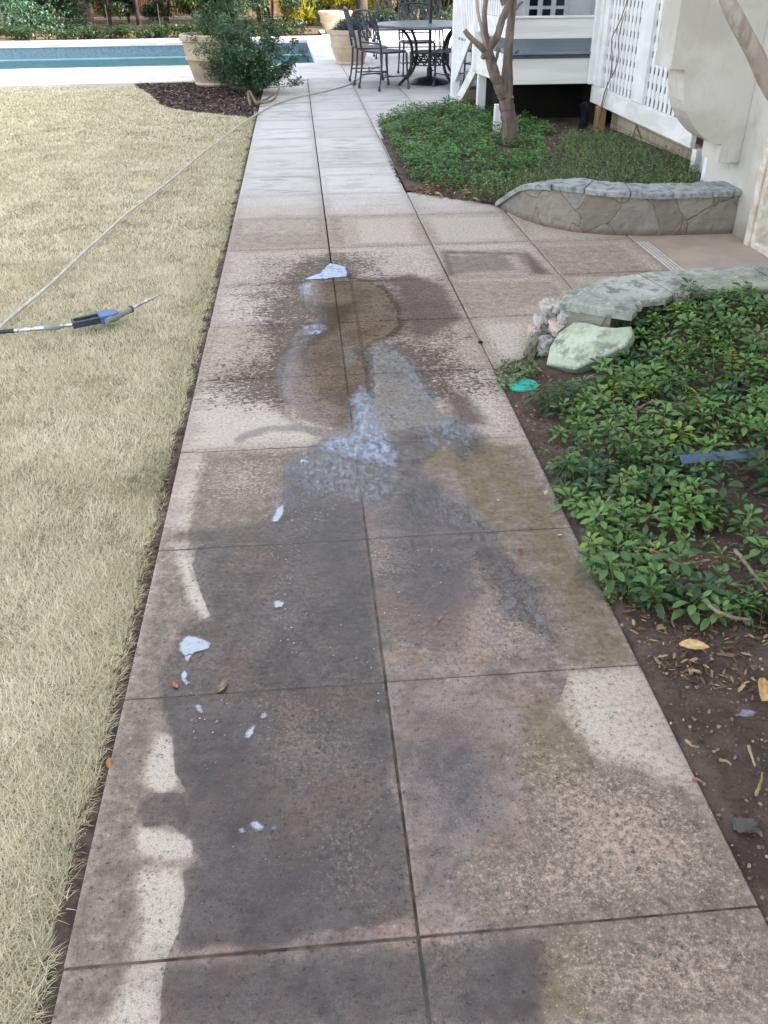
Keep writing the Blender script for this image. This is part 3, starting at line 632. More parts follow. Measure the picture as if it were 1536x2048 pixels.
foam([(364,1352),(369,1346),(373,1350),(370,1360),(376,1366),(374,1372),(367,1364)], 'thin squiggle of foam beside the brown leaf on the left slab', wd=.012, nz=.004)
foam([(392,1414),(402,1412),(406,1430),(398,1426)], 'small foam drop below the joint on the left slab', nz=.002)
# bubbles too many to count
b = MB()
def bubbles(poly, n, r0, r1):
    g = np.array(GP(poly)); k = 0
    while k < n:
        p = (random.uniform(g[:, 0].min(), g[:, 0].max()), random.uniform(g[:, 1].min(), g[:, 1].max()))
        if sdf(g, np.array([p]))[0] < 0:
            r = random.uniform(r0, r1); k += 1
            b.lathe([(r, 0), (r*.8, r*.45), (r*.35, r*.7)], 7, (p[0], p[1], .0042))
bubbles([(640,950),(700,980),(600,1100),(560,1250),(540,1100)], 150, .0008, .0022)
bubbles([(740,1080),(900,1100),(880,1250),(760,1230)], 40, .001, .0028)
bubbles([(560,1200),(760,1250),(760,1420),(560,1330)], 34, .001, .0028)
bubbles([(355,1340),(520,1380),(520,1520),(390,1480)], 22, .001, .0024)
bubbles([(390,1500),(830,1500),(840,1850),(380,1850)], 50, .0007, .0016)
bubbles([(960,1080),(1200,1200),(1000,1320)], 24, .0007, .0018)
M_bub = mat('bubble', C('#a8a8ae'), C('#87868c'), 30, .12, 0, spec=.6)
tag(b.build('foam_bubbles', M_bub, smooth=True), 'scattered tiny bubbles and grains on the wet slabs', 'bubbles', kind='stuff')

# ------------------------------------------------------------------ leaf templates
def leaf_tpl(L, W, teeth=True, fold=.25, droop=.35, n=6):
    """spoon-shaped leaf along +X: base at origin. returns V (k,3), F"""
    t = np.linspace(0, 1, n+1); prof = np.sin(np.clip(t, 0, 1)**1.35*pi)**.8; prof[0] = .06; prof[-1] = .10
    if teeth: prof = prof*np.where((t > .5) & (np.arange(n+1) % 2 == 1), 1.13, 1.)
    x = t*L; z = -droop*L*t**2.2; c = np.stack([x, 0*x, z], 1)
    l = np.stack([x+(teeth and .02*L), W/2*prof, z+fold*W/2*prof], 1); r = l*np.array([1, -1, 1])
    V = np.concatenate([c, l, r]); m_ = n+1
    F = [(i, i+1, m_+i+1, m_+i) for i in range(n)]+[(2*m_+i, 2*m_+i+1, i+1, i) for i in range(n)]
    return V, np.array(F)
def rotm(az, pitch, roll=0):
    ca, sa, cp, sp, cr, sr = cos(az), sin(az), cos(pitch), sin(pitch), cos(roll), sin(roll)
    Rx = np.array([[1, 0, 0], [0, cr, -sr], [0, sr, cr]]); Ry = np.array([[cp, 0, -sp], [0, 1, 0], [sp, 0, cp]])
    Rz = np.array([[ca, -sa, 0], [sa, ca, 0], [0, 0, 1]]); return Rz@Ry@Rx
class Inst:
    def __init__(s): s.V = []; s.F = []; s.T = []; s.n = 0
    def add(s, V, F, tint):
        s.V.append(V); s.F.append(F+s.n); s.T.append(np.full(len(V), tint) if np.isscalar(tint) else tint); s.n += len(V)
    def build(s, name, matr, parent=None, smooth=True):
        return mesh_obj(name, np.concatenate(s.V), np.concatenate(s.F), matr, parent, smooth, {'tint': np.concatenate(s.T)})
def tri_tube(p, q, r0, r1):
    p = np.array(p, float); q = np.array(q, float); d = q-p; d /= np.linalg.norm(d)+1e-9
    u = np.cross(d, [0, 0, 1.]); u = u/np.linalg.norm(u) if np.linalg.norm(u) > 1e-3 else np.array([1., 0, 0]); v = np.cross(d, u)
    V = [c+(u*cos(a)+v*sin(a))*r for c, r in ((p, r0), (q, r1)) for a in (0, 2.1, 4.2)]
    return np.array(V), np.array([(0, 1, 4, 3), (1, 2, 5, 4), (2, 0, 3, 5)])
def pachy(seed, Ls=.036, h=.085):
    r = np.random.default_rng(seed); V, F, S, K = [], [], [], []; off = 0; SV, SF = [], []
    lx, ly = r.uniform(-.03, .03, 2)
    v, f = tri_tube((0, 0, 0), (lx, ly, h), .002, .0015); SV.append(v); SF.append(f)
    for tier, (zz, nn, sz, pit) in enumerate(((h*.55, 4, 1.0, .05), (h*.85, 5, .95, .25), (h, 4, .62, .75))):
        a0 = r.uniform(0, 6.3)
        for i in range(nn):
            v, f = leaf_tpl(Ls*sz*r.uniform(.8, 1.2), Ls*sz*.5*r.uniform(.85, 1.15), True, r.uniform(.1, .4), r.uniform(.15, .55))
            v = v+np.array([.012*sz, 0, 0]); v = v@rotm(a0+i*2*pi/nn+r.uniform(-.3, .3), pit+r.uniform(-.2, .25), r.uniform(-.3, .3)).T
            v = v+np.array([lx*zz/h, ly*zz/h, zz]); V.append(v); F.append(f+off); off += len(v); K.append(np.full(len(v), .12*tier+r.uniform(-.08, .08)))
    return np.concatenate(V), np.concatenate(F), np.concatenate(K), np.concatenate(SV), np.concatenate([f+6*i for i, f in enumerate(SF)])
TPL = [pachy(i, h=random.uniform(.05, .09)) for i in range(12)]
M_pach = mat_leaf('groundcover_leaf', C('#24422c'), C('#66884a'), C('#a7b53a'), .38, .18)
M_pach2 = mat_leaf('groundcover_leaf_far', C('#2c4f2c'), C('#5a8746'), C('#9db544'), .4, .22)
M_stem = mat('plant_stem', C('#6d7440'), C('#57502f'), 30, .6, .1)
def groundcover(name, region, bare, n, hf, sc, matr, label, seed, mind=.05, poisson=True):
    r = np.random.default_rng(seed); A = Inst(); B = Inst(); g = np.array(region); pts = []
    lo, hi = g.min(0), g.max(0); P = r.uniform(lo, hi, (n*6, 2)); dd = sdf(region, P)+(fbm(P, 6, seed)-.5)*.16
    ok = dd < 0
    ok &= fbm(P, 5.5, seed+40) > .37
    for q in bare: ok &= sdf(q, P) > (fbm(P, 9, 3)-.5)*.08
    P = P[ok]; keep = []; grid = {}
    for p in P:
        c = (int(p[0]/mind), int(p[1]/mind)); hit = False
        for a in (-1, 0, 1):
            for d_ in (-1, 0, 1):
                for q in grid.get((c[0]+a, c[1]+d_), ()):
                    if (q[0]-p[0])**2+(q[1]-p[1])**2 < mind*mind: hit = True
        if hit: continue
        grid.setdefault(c, []).append(p); keep.append(p)
        if len(keep) >= n: break
    keep = np.array(keep); Z = hf(keep); cl = fbm(keep, 5, seed+5)
    for p, z, c in zip(keep, Z, cl):
        v, f, k, sv, sf = TPL[r.integers(12)]; s_ = sc*r.uniform(.5, 1.3); Rm = rotm(r.uniform(0, 6.3), r.normal(0, .16), r.normal(0, .16))*s_
        yl = .72 if r.random() < .02 else 0
        A.add(v@Rm.T+np.array([p[0], p[1], z]), f, np.clip(-.08+c*.95+k+r.uniform(-.22, .22)+yl, 0, .89 if not yl else .94))
        B.add(sv@Rm.T+np.array([p[0], p[1], z]), sf, .5)
    o = A.build(name, matr); tag(o, label, 'plants', kind='stuff')
    st = B.build('stems', M_stem, o); tag(st, kind='stuff')
    return keep
GC1 = GP([(1300,690),(1285,735),(1200,785),(1100,800),(1085,820),(1100,870),(1105,960),(1150,1060),(1200,1160),(1290,1215),(1400,1250),(1536,1300)])+[(1.3, 1.32), (2.3, 1.1), (3.2, 1.4), (4, 2.5), (4, 3.5), (2.2, 3.36), (1.7, 3.38), (1.36, 3.34), (1.24, 3.22)]
bare1 = [GP([(1300,1080),(1536,1060),(1536,1190),(1390,1190)], .03)]
groundcover('groundcover', GC1, bare1, 2900, bed1_h, 1.0, M_pach, 'low glossy green ground cover filling the near bed right of the walk', 3, .030)
groundcover('groundcover', bare1[0], [], 40, bed1_h, .85, M_pach, 'loose sprigs of ground cover over brown litter in the near bed', 8, .07)
GC2 = [(.86, 9.7), (.83, 9.0), (.80, 8.2), (.80, 7.2), (.84, 6.75), (1.1, 6.55), (1.35, 6.4), (1.6, 6.5), (1.9, 7.0), (2.05, 7.6), (2.2, 8.4), (2.4, 8.7), (2.3, 9.6), (2.0, 10.3), (1.85, 10.9), (1.5, 10.55), (1.1, 10.3)]
groundcover('groundcover', GC2, [], 2000, bed2_h, 1.15, M_pach2, 'dense green ground cover round the foot of the multi stemmed tree', 5, .05)
groundcover('groundcover', [(2.2, 5.78), (2.62, 5.72), (2.95, 5.9), (2.9, 6.2), (2.3, 6.05)], [], 60, bed2_h, 1.0, M_pach, 'dark green clump of leaves behind the back stone wall cap', 6, .05)
groundcover('groundcover', [(1.36, 3.29), (1.7, 3.36), (1.7, 3.44), (1.36, 3.43)], [], 34, lambda q: bed1_h(q)+.03, .95, M_pach, 'leaves crowding between the fallen slab and the cap wall', 12, .03)
groundcover('groundcover', GP([(1375,925),(1520,915),(1520,950),(1380,955)], .09), [], 16, lambda q: bed1_h(q)+.01, 1.0, M_pach, 'leaves flopping over the slate blue plastic strip', 13, .04)
# feathery weeds between
def weeds(name, region, n, h, hf, matr, label, seed, lw=.004):
    r = np.random.default_rng(seed); A = Inst(); g = np.array(region); P = r.uniform(g.min(0), g.max(0), (n*5, 2)); P = P[sdf(region, P)+(fbm(P, 6, seed)-.5)*.2 < 0][:n]; Z = hf(P)
    lv, lf = leaf_tpl(.016, .008, False, .2, .2, 2)
    for p, z in zip(P, Z):
        az = r.uniform(0, 6.3); le = r.uniform(.1, .7); H = h*r.uniform(.5, 1.3)
        tip = np.array([p[0]+cos(az)*le*H, p[1]+sin(az)*le*H, z+H*.9]); base = np.array([p[0], p[1], z]); t0 = r.uniform(.1, .85)
        v, f = tri_tube(base, tip, lw*.25, lw*.15); A.add(v, f, t0*.6)
        for k in range(9):
            q = base+(tip-base)*(.2+.8*k/8); A.add(lv@rotm(r.uniform(0, 6.3), r.uniform(0, .9)).T*r.uniform(.7, 1.5)+q, lf, np.clip(t0+r.uniform(-.2, .2), 0, .88))
    return tag(A.build(name, matr), label, 'weeds', kind='stuff')
M_weed = mat_leaf('weed_leaf', C('#465f38'), C('#8fa46c'), C('#c2c79a'), .6, .3)
weeds('weeds', [(1.35, 6.3), (1.6, 5.9), (1.85, 5.62), (2.5, 5.6), (2.85, 6.2), (2.9, 8.4), (2.4, 8.4), (2.0, 7.2), (1.6, 6.5)], 2000, .10, bed2_h, M_weed, 'loose feathery weeds in the back bed by the brick foundation', 21)
weeds('weeds', [(1.1, 6.25), (1.35, 6.05), (1.55, 5.75), (1.62, 6.05), (1.3, 6.45)], 150, .13, bed2_h, M_weed, 'pale green weeds at the low left end of the back stone wall', 22)
weeds('weeds', GP([(1180,1150),(1290,1120),(1370,1190),(1330,1230),(1220,1210)]), 110, .06, bed1_h, M_weed, 'feathery weed patch spilling onto the slab edge', 23, .002)
weeds('weeds', GP([(985,745),(1050,725),(1090,745),(1060,790),(1000,775)]), 60, .035, bed1_h, M_weed, 'tiny weeds round the turquoise lid', 24, .002)
weeds('weeds', GP([(1040,860),(1100,880),(1110,960),(1080,950)]), 26, .03, bed1_h, M_weed, 'sparse seedlings on the bare soil strip', 25, .002)

# ------------------------------------------------------------------ litter: chips, dead leaves, twigs too many to count
def litter(name, region, n, L, hf, cols, label, seed, flatness=.35, asp=(.15, .35)):
    r = np.random.default_rng(seed); A = Inst(); g = np.array(region); P = r.uniform(g.min(0), g.max(0), (n*5, 2)); P = P[sdf(region, P)+(fbm(P, 8, seed)-.5)*.15 < 0][:n]; Z = hf(P)
    for p, z in zip(P, Z):
        l = L*r.uniform(.4, 1.3); wv = l*r.uniform(*asp)
        V = np.array([(-l/2, 0, 0), (-l*.2, wv/2, .08*l), (l*.25, wv/2, .06*l), (l/2, 0, 0), (l*.25, -wv/2, 0), (-l*.2, -wv/2, 0)]); F = np.array([(0, 1, 2, 5), (5, 2, 3, 4)])
        A.add(V@rotm(r.uniform(0, 6.3), r.normal(0, flatness), r.normal(0, flatness*1.3)).T+np.array([p[0], p[1], z+.004+l*.06]), F, r.random())
    m = NT(name); a = m.attr('tint')['Fac']; col = m.mix(C(cols[0]), C(cols[1]), m.step(a, .1, .6)); col = m.mix(col, C(cols[2]), m.step(a, .75, .95)); m.fin(col, .8, m.bump(m.noise(300, 3, .6, sc=(1, .3, 1)), .3, .001), .25)
    return tag(A.build(name, m.m, smooth=False), label, 'litter', kind='stuff')
mz = lambda P: np.full(len(P), -.012)
litter('bark_mulch', MBD, 5200, .05, mz, ('#3a2f2b', '#5e4f49', '#8d7c74'), 'dark bark chips of the mulch bed under the shrub', 31)
litter('leaf_litter', GC1, 1900, .035, bed1_h, ('#4a3a2e', '#7d6247', '#b39a73'), 'brown leaf litter beneath the near ground cover', 32, .3)
litter('leaf_litter', GP([(1200,1190),(1536,1180),(1536,1420),(1400,1400),(1290,1300)]), 480, .026, bed1_h, ('#4a3b32', '#6f5a47', '#a8926e'), 'straw coloured flakes on the bare soil by the walk', 33, .15, (.12, .3))
litter('leaf_litter', [(.75, .4), (1.3, .4), (1.6, 1.6), (1.0, 1.6)], 130, .016, bed1_h, ('#4b3c34', '#6f5a4c', '#a0876a'), 'small crumbs and chips on the nearest soil', 34, .15)
litter('leaf_litter', [(.745, 1.6), (.95, 1.6), (.98, 2.6), (.95, 3.2), (.745, 3.2)], 170, .018, bed1_h, ('#4b3c34', '#6f5a4c', '#a0876a'), 'crumbs on the dark soil strip along the slab edge', 35, .15)
litter('leaf_litter', [(-.525, .5), (-.483, .5), (-.483, 11), (-.525, 11)], 900, .022, lambda P: np.full(len(P), -.017), ('#3a2e28', '#6a4f3f', '#a08468'), 'dead leaves caught in the dark gap beside the lawn', 36, .4)
litter('leaf_litter', [(.8, 6.45), (1.35, 5.95), (1.3, 6.6), (.9, 6.8)], 160, .05, bed2_h, ('#5a4334', '#8a6546', '#b89a74'), 'brown leaves at the front corner of the back bed', 37, .2)
litter('leaf_litter', [(1.6, 5.7), (2.9, 5.9), (2.9, 8.6), (2.3, 8.6), (1.8, 6.8)], 700, .04, bed2_h, ('#4a3a30', '#76604c', '#a89478'), 'pale dead leaves under the weeds by the foundation', 38, .3)
litter('soil_pebbles', [(.745, .2), (1.5, .2), (1.6, 1.7), (1.1, 2.2), (.95, 3.2), (.745, 3.2)], 4200, .008, bed1_h, ('#54463f', '#7a6a60', '#9b8a7e'), 'little clods and grit on the bare soil', 39, .5, (.5, .9))

# ================================================================== STONE WALLS
def mat_flag():
    m = NT('flagstone_face')
    co = m.n('ShaderNodeVectorMath', operation='ADD'); m.L(m.co, co.inputs[0])
    nn = m.n('ShaderNodeTexNoise'); nn.inputs['Scale'].default_value = 5; m.L(m.co, nn.inputs['Vector'])
    sc = m.n('ShaderNodeVectorMath', operation='SCALE'); m.t.links.new(nn.outputs['Color'], sc.inputs[0]); sc.inputs['Scale'].default_value = .12; m.L(sc.outputs[0], co.inputs[1])
    e = m.voro(4.6, 'DISTANCE_TO_EDGE', co.outputs[0], (1, 1, .75)); cc = m.voro(4.6, 'F1', co.outputs[0], (1, 1, .75), 'Color')
    s = m.sep(cc); nb = m.noise(14, 5, .6)
    st = m.mix(C('#7a756b'), C('#96948c'), s[0]); st = m.mix(st, C('#877a69'), m.math('MULTIPLY', s[1], .6)); st = m.mix(st, C('#6d6c69'), m.math('MULTIPLY', m.step(nb, .42, .62), .5))
    mo = m.mix(C('#8b8378'), C('#6f675d'), m.step(m.noise(60), .4, .6))
    f = m.step(e, .006, .024); col = m.mix(mo, st, f)
    sz = m.n('ShaderNodeSeparateXYZ'); m.L(m.co, sz.inputs[0])
    col = m.mix(C('#6b5c50'), col, m.step(m.math('ADD', sz.outputs[2], m.math('MULTIPLY', m.noise(9), .04)), .02, .07))
    h = m.math('ADD', m.math('MULTIPLY', f, .8), m.math('MULTIPLY', m.noise(18, 6, .6, sc=(1, 1, 3)), .9))
    return m.fin(col, .72, m.bump(h, .7, .012), .35)
M_flag = mat_flag()
def mat_cap(name, c1, c2, lich):
    m = NT(name); nb = m.noise(3.5, 5, .6); nf = m.noise(16, 6, .65)
    col = m.mix(C(c1), C(c2), m.step(nb, .4, .62)); col = m.mix(col, C('#5f625c'), m.math('MULTIPLY', m.step(nf, .46, .64), .8))
    if lich: col = m.mix(col, C('#8b9277'), m.math('MULTIPLY', m.step(m.noise(6, 5, .7), .46, .64), .65)); col = m.mix(col, C('#c3cdc3'), m.math('MULTIPLY', m.step(m.noise(45, 4, .7), .55, .68), .6))
    return m.fin(col, .75, m.bump(m.math('ADD', m.noise(12, 6, .6), m.math('MULTIPLY', nf, .3)), .5, .008), .35)
M_cap = mat_cap('bluestone_cap', '#a3a8a6', '#8d9494', False)
M_capl = mat_cap('lichened_cap', '#a8a9a2', '#888b82', True)
def curve_interp(pts, n):
    pts = np.array(pts, float); d = np.r_[0, np.cumsum(np.linalg.norm(np.diff(pts[:, :2], axis=0), axis=1))]; t = np.linspace(0, d[-1], n)
    P = np.stack([np.interp(t, d, pts[:, k]) for k in range(pts.shape[1])], 1)
    for _ in range(2): P[1:-1] = (P[:-2]+2*P[1:-1]+P[2:])/4
    return P
def norms(P, side):
    T = np.gradient(P[:, :2], axis=0); T /= np.linalg.norm(T, axis=1)[:, None]; return np.stack([-T[:, 1], T[:, 0]], 1)*side
def walled(pts, n, side, depth, name, label, capspans, capw, matf, matc, capt=.035, over=.025, seed=1):
    P = curve_interp(pts, n); N = norms(P, side); r = random.Random(seed)
    root = thing(name, label, 'wall', (P[0, 0], P[0, 1], 0)); o = np.array([P[0, 0], P[0, 1], 0])
    V = []; F = []; nz = 7
    for i in range(n):
        for k in range(nz+1):
            q = r.uniform(-.003, .003); V.append((P[i, 0]+N[i, 0]*q, P[i, 1]+N[i, 1]*q, -.03+(P[i, 2]-capt+.03)*k/nz))
        V.append((P[i, 0]+N[i, 0]*depth, P[i, 1]+N[i, 1]*depth, P[i, 2]-capt)); V.append((P[i, 0]+N[i, 0]*depth, P[i, 1]+N[i, 1]*depth, -.03))
    K = nz+3
    for i in range(n-1):
        for k in range(K-1): F.append((i*K+k, (i+1)*K+k, (i+1)*K+k+1, i*K+k+1))
    F.append(tuple(range(K))); F.append(tuple((n-1)*K+k for k in range(K))[::-1])
    b = MB(); b.add(np.array(V)-o, F); b.build('stone_face', matf, root)
    for a, c in capspans:                                  # separate cap stones
        idx = np.linspace(a*(n-1), c*(n-1)-.0, 9); zt = r.uniform(-.003, .003); top = []; bot = []
        fr, bk = [], []
        for q in idx:
            i = int(min(q, n-2)); f = q-i; p = P[i]*(1-f)+P[i+1]*f; nn = N[i]*(1-f)+N[i+1]*f
            jr = r.uniform(-.008, .008); fr.append((p[0]-nn[0]*(over+jr), p[1]-nn[1]*(over+jr), p[2]+zt)); jr = r.uniform(-.015, .015); bk.append((p[0]+nn[0]*(capw+jr), p[1]+nn[1]*(capw+jr), p[2]+zt))
        m_ = len(fr); V = []
        for row, dz, sh in ((fr, -capt, .006), (fr, -.006, 0), (fr, 0, .008), (bk, 0, -.008), (bk, -.006, 0), (bk, -capt, 0)):
            for j, p in enumerate(row):
                q = (bk if row is fr else fr)[j]; dx = np.array(q)-np.array(p); dx /= np.linalg.norm(dx)
                V.append(np.array(p)+dx*(sh if row is fr else -sh)+np.array([0, 0, dz+r.uniform(-.0015, .0015)]))
        F = [(a_*m_+j, a_*m_+j+1, ((a_+1) % 6)*m_+j+1, ((a_+1) % 6)*m_+j) for a_ in range(6) for j in range(m_-1)]
        F += [tuple(a_*m_ for a_ in range(6)), tuple(a_*m_+m_-1 for a_ in range(6))]
        b = MB(); b.add(np.array(V)-o, F); b.build('cap_stone', matc, root)
    return root
walled([(1.325, 6.03, .03), (1.36, 5.84, .13), (1.42, 5.64, .235), (1.52, 5.46, .265), (1.66, 5.32, .27), (1.85, 5.225, .265), (2.1, 5.18, .26), (2.35, 5.17, .26), (2.618, 5.18, .26)], 60, 1, .26,
       'stone_planter_wall', 'curved low flagstone wall with pale bluestone cap below the stucco house corner', [(.0, .2), (.204, .35), (.354, .47), (.474, .62), (.624, .76), (.764, .895), (.899, 1.)], .24, M_flag, M_cap, seed=4)
walled([(1.05, 3.36, .24), (1.12, 3.47, .25), (1.22, 3.55, .255), (1.38, 3.61, .26), (1.6, 3.65, .26), (2.0, 3.67, .26), (2.62, 3.68, .26)], 50, -1, .19,
       'broken_planter_wall', 'lichened stone cap wall with a crumbled end in front of the house entrance walk', [(.0, .30), (.304, .62), (.624, 1.)], .27, M_flag, M_capl, over=.03, seed=9)
M_rub = mat('rubble_mortar', C('#b9b7b2'), C('#8a847e'), 14, .9, .5, 60, .006)
M_rub2 = mat('rubble_pink', C('#c9b3a2'), C('#9c9690'), 14, .85, .7, 60, .01)
M_moss = mat('mossy_block', C('#7c8468'), C('#676553'), 10, .85, .6, 60, .008)
def rock(name, c, s, seed, matr, label, cat='rubble', rz=0, parent=None, cut=.75):
    r = random.Random(seed); V = []; F = []; n, k = 20, 13
    for i in range(k+1):
        th_ = pi*i/k
        for j in range(n):
            a = 2*pi*j/n; d = Vector((sin(th_)*cos(a), sin(th_)*sin(a), cos(th_)))
            d2 = Vector([max(-cut, min(cut, t))/cut for t in d]); f = .88+.42*mnoise.noise(d*1.9+Vector((seed*3.1, 0, 0)))+.18*mnoise.noise(d*4.5+Vector((0, seed, 0)))+.05*mnoise.noise(d*11+Vector((0, seed, 3)))
            V.append((d2.x*s[0]*f, d2.y*s[1]*f, d2.z*s[2]*f))
    for i in range(k):
        for j in range(n): F.append((i*n+j, i*n+(j+1) % n, (i+1)*n+(j+1) % n, (i+1)*n+j))
    b = MB(); b.add(V, F); o = b.build(name, matr, parent); o.location = c; o.rotation_euler = (r.uniform(-.3, .3), r.uniform(-.3, .3), rz+r.uniform(-.3, .3))
    return tag(o, label, cat)
def gz(px, py, z): p = G(px, py, z); return (float(p[0]), float(p[1]), z)
for (px, py, z, s, mt, lab) in [
    (1062, 696, .045, (.022, .035, .05), M_moss, 'squared mossy stone block at the outermost foot of the rubble'),
    (1082, 650, .10, (.035, .04, .045), M_rub, 'grey mortar lump near the top of the broken wall end'),
    (1098, 622, .17, (.035, .045, .04), M_rub, 'ragged mortar chunk right under the corner of the lichened cap'),
    (1120, 650, .13, (.045, .05, .035), M_rub2, 'pinkish beige stone wedged between mortar and the fallen slab'),
    (1145, 632, .17, (.06, .05, .035), M_rub, 'long mortar lump beneath the near edge of the cap'),
    (1100, 690, .04, (.05, .045, .04), M_rub, 'dark cracked rubble stone at the bottom beside the fallen slab'),
    (1075, 672, .06, (.025, .03, .035), M_rub, 'small grey stone above the mossy block'),
    (1110, 660, .05, (.06, .06, .05), M_rub, 'low core stone in the middle of the crumbled wall end'),
    (1165, 642, .15, (.06, .035, .03), M_rub, 'flat mortar lump between the cap and the top of the fallen slab'),
    (1128, 618, .19, (.05, .03, .022), M_rub, 'thin crust of mortar clinging under the cap edge'),
    (1066, 662, .075, (.018, .03, .03), M_rub2, 'small beige stone at the left face of the rubble'),
    (1088, 706, .02, (.03, .025, .02), M_rub, 'dark chip on the ground between block and fallen slab')]:
    rock('rubble_stone', gz(px, py, z), s, px % 17, mt, lab)
b = MB()                                               # the fallen cap slab, tilted on the rubble
SP = [(1092, 728), (1100, 692), (1118, 664), (1146, 643), (1172, 644), (1200, 652), (1232, 655), (1262, 652), (1264, 668), (1252, 690), (1205, 714), (1150, 738)]
pa, pb, pc = [np.array(gz(*q)) for q in ((1092, 728, .03), (1146, 643, .175), (1262, 652, .205))]; pn_ = np.cross(pb-pa, pc-pa); pn_ /= np.linalg.norm(pn_)
if pn_[2] < 0: pn_ = -pn_
top = []
for x, y in SP:
    d = ray(x, y); top.append(CP+d*(((pa-CP)@pn_)/(d@pn_)))
cen = np.mean(top, 0); rim = [q+(cen-q)*.05 for q in top]; mid_ = [q-pn_*.006 for q in top]; lowr = [q-pn_*(.045+.006*((k*5) % 3)) for k, q in enumerate(top)]
V_ = rim+mid_+lowr; n_ = 12
b.add(V_, [tuple(range(n_))]+[(a*n_+k, a*n_+(k+1) % n_, (a+1)*n_+(k+1) % n_, (a+1)*n_+k) for a in (0, 1) for k in range(n_)]+[tuple(range(2*n_, 3*n_))[::-1]])
tag(b.build('fallen_slab', mat_cap('fallen_slab', '#b4bda8', '#a0ab98', True)), 'tilted broken pale green slab fallen against the rubble', 'slab')

# ================================================================== HOUSE
def mat_stucco():
    m = NT('stucco'); nb = m.noise(2.2, 5, .6); col = m.mix(C('#c9c7bf'), C('#b5b2a9'), m.step(nb, .4, .62))
    sz = m.n('ShaderNodeSeparateXYZ'); m.L(m.co, sz.inputs[0])
    col = m.mix(C('#9b9184'), col, m.step(m.math('ADD', sz.outputs[2], m.math('MULTIPLY', m.noise(7, 5), .25)), .12, .3))
    col = m.mix(col, C('#a0978b'), m.math('MULTIPLY', m.step(m.noise(9, 5, .6, sc=(2, 2, .5)), .56, .75), .4))
    return m.fin(col, .9, m.bump(m.noise(130, 5, .65), .6, .004), .2)
M_stuc = mat_stucco()
M_white = mat('white_paint', C('#eeeeee'), C('#e2e2e2'), 5, .45, .1, 70, .001, .4)
M_wood_w = mat('weathered_white_board', C('#ececeb'), C('#d8d8d4'), 3, .55, .35, 40, .002, .35, sc=(.3, 1, 4))
M_trim = mat('cream_trim', C('#d8d2c6'), C('#b9ad9a'), 12, .6, .15, 60, .002)
M_roof = mat('roof_shingle', C('#4a4744'), C('#35332f'), 12, .9, .5, 60, .01)
M_gray = mat('deck_grey', C('#7f8d97'), C('#6b7780'), 6, .5, .25, 60, .002, sc=(.3, 3, 1))
M_shade = mat('crawlspace_shade', C('#15130f'), C('#0c0b0a'), 4, .95, .2)  # near-black colour standing in for deep shade below the deck
def mat_block():
    m = NT('painted_block'); mp = m.n('ShaderNodeMapping'); m.L(m.co, mp.inputs[0]); mp.inputs['Rotation'].default_value = (0, radians(90), radians(90))
    br = m.n('ShaderNodeTexBrick'); cx = m.n('ShaderNodeSeparateXYZ'); m.L(m.co, cx.inputs[0]); cb = m.n('ShaderNodeCombineXYZ'); m.L(cx.outputs[1], cb.inputs[0]); m.L(cx.outputs[2], cb.inputs[1]); m.L(cb.outputs[0], br.inputs['Vector'])
    br.inputs['Scale'].default_value = 1; br.inputs['Brick Width'].default_value = .21; br.inputs['Row Height'].default_value = .075; br.inputs['Mortar Size'].default_value = .006
    br.inputs['Color1'].default_value = (*C('#c2b49f'), 1); br.inputs['Color2'].default_value = (*C('#b3a48f'), 1); br.inputs['Mortar'].default_value = (*C('#9b8d7a'), 1)
    col = m.mix(br.outputs['Color'], C('#8c7a66'), m.math('MULTIPLY', m.step(m.noise(7, 5), .5, .7), .5))
    return m.fin(col, .85, m.bump(m.math('ADD', m.math('MULTIPLY', br.outputs['Fac'], -1), m.math('MULTIPLY', m.noise(80), .4)), .5, .006), .25)
M_block = mat_block()
def mat_siding():
    m = NT('white_siding'); sx = m.n('ShaderNodeSeparateXYZ'); m.L(m.co, sx.inputs[0])
    fz = m.math('FRACT', m.math('MULTIPLY', sx.outputs[2], 7.5)); col = m.mix(C('#d5d6d9'), C('#c6c7cb'), m.step(m.noise(3, 4), .4, .6))
    return m.fin(col, .55, m.bump(fz, .8, .015), .35)
M_side = mat_siding()
M_glass = mat('window_glass', C('#20262c'), C('#161a1f'), 2, .05, 0, spec=.8)
house = thing('house', 'white and cream stucco house standing along the right side of the walk', 'house', (3.4, 5, 0))
def H(b, name, m_, sm=False): 
    o = b.build(name, m_, house, sm); o.location = (-3.4, -5, 0); return o
b = MB(); b.box(3.42, 10, -5, 18, -.1, 6.2); H(b, 'shading_main_wall', M_side)  # mostly out of view; length and height shaped to shade the foreground
b = MB(); b.prism([(2.9, 6.2), (10.6, 6.2), (10.6, 6.35), (6.7, 8.6), (2.9, 6.35)], 1, -5.5, 18.5); H(b, 'shading_roof', M_roof)  # out-of-view roof added to keep sun off the foreground
b = MB(); b.box(2.62, 3.418, 4.955, 5.72, -.1, 5.2); b.box(2.62, 3.418, 3.95, 4.955, 2.15, 5.2); b.box(2.62, 3.418, -5, 3.95, -.1, 5.2); H(b, 'stucco_wall', M_stuc)
b = MB()                                               # scrolled stucco corbel beside the door
arc = [(2.19, .90), (2.192, .86), (2.20, .80), (2.215, .74), (2.24, .68), (2.27, .635), (2.31, .59), (2.36, .545), (2.41, .515), (2.455, .50)]
b.prism([(2.618, 4.2), (2.105, 4.2), (2.105, .905)]+arc+[(2.487, .50), (2.487, .395), (2.618, .395)], 1, 5.28, 5.53); H(b, 'corbel', M_stuc)
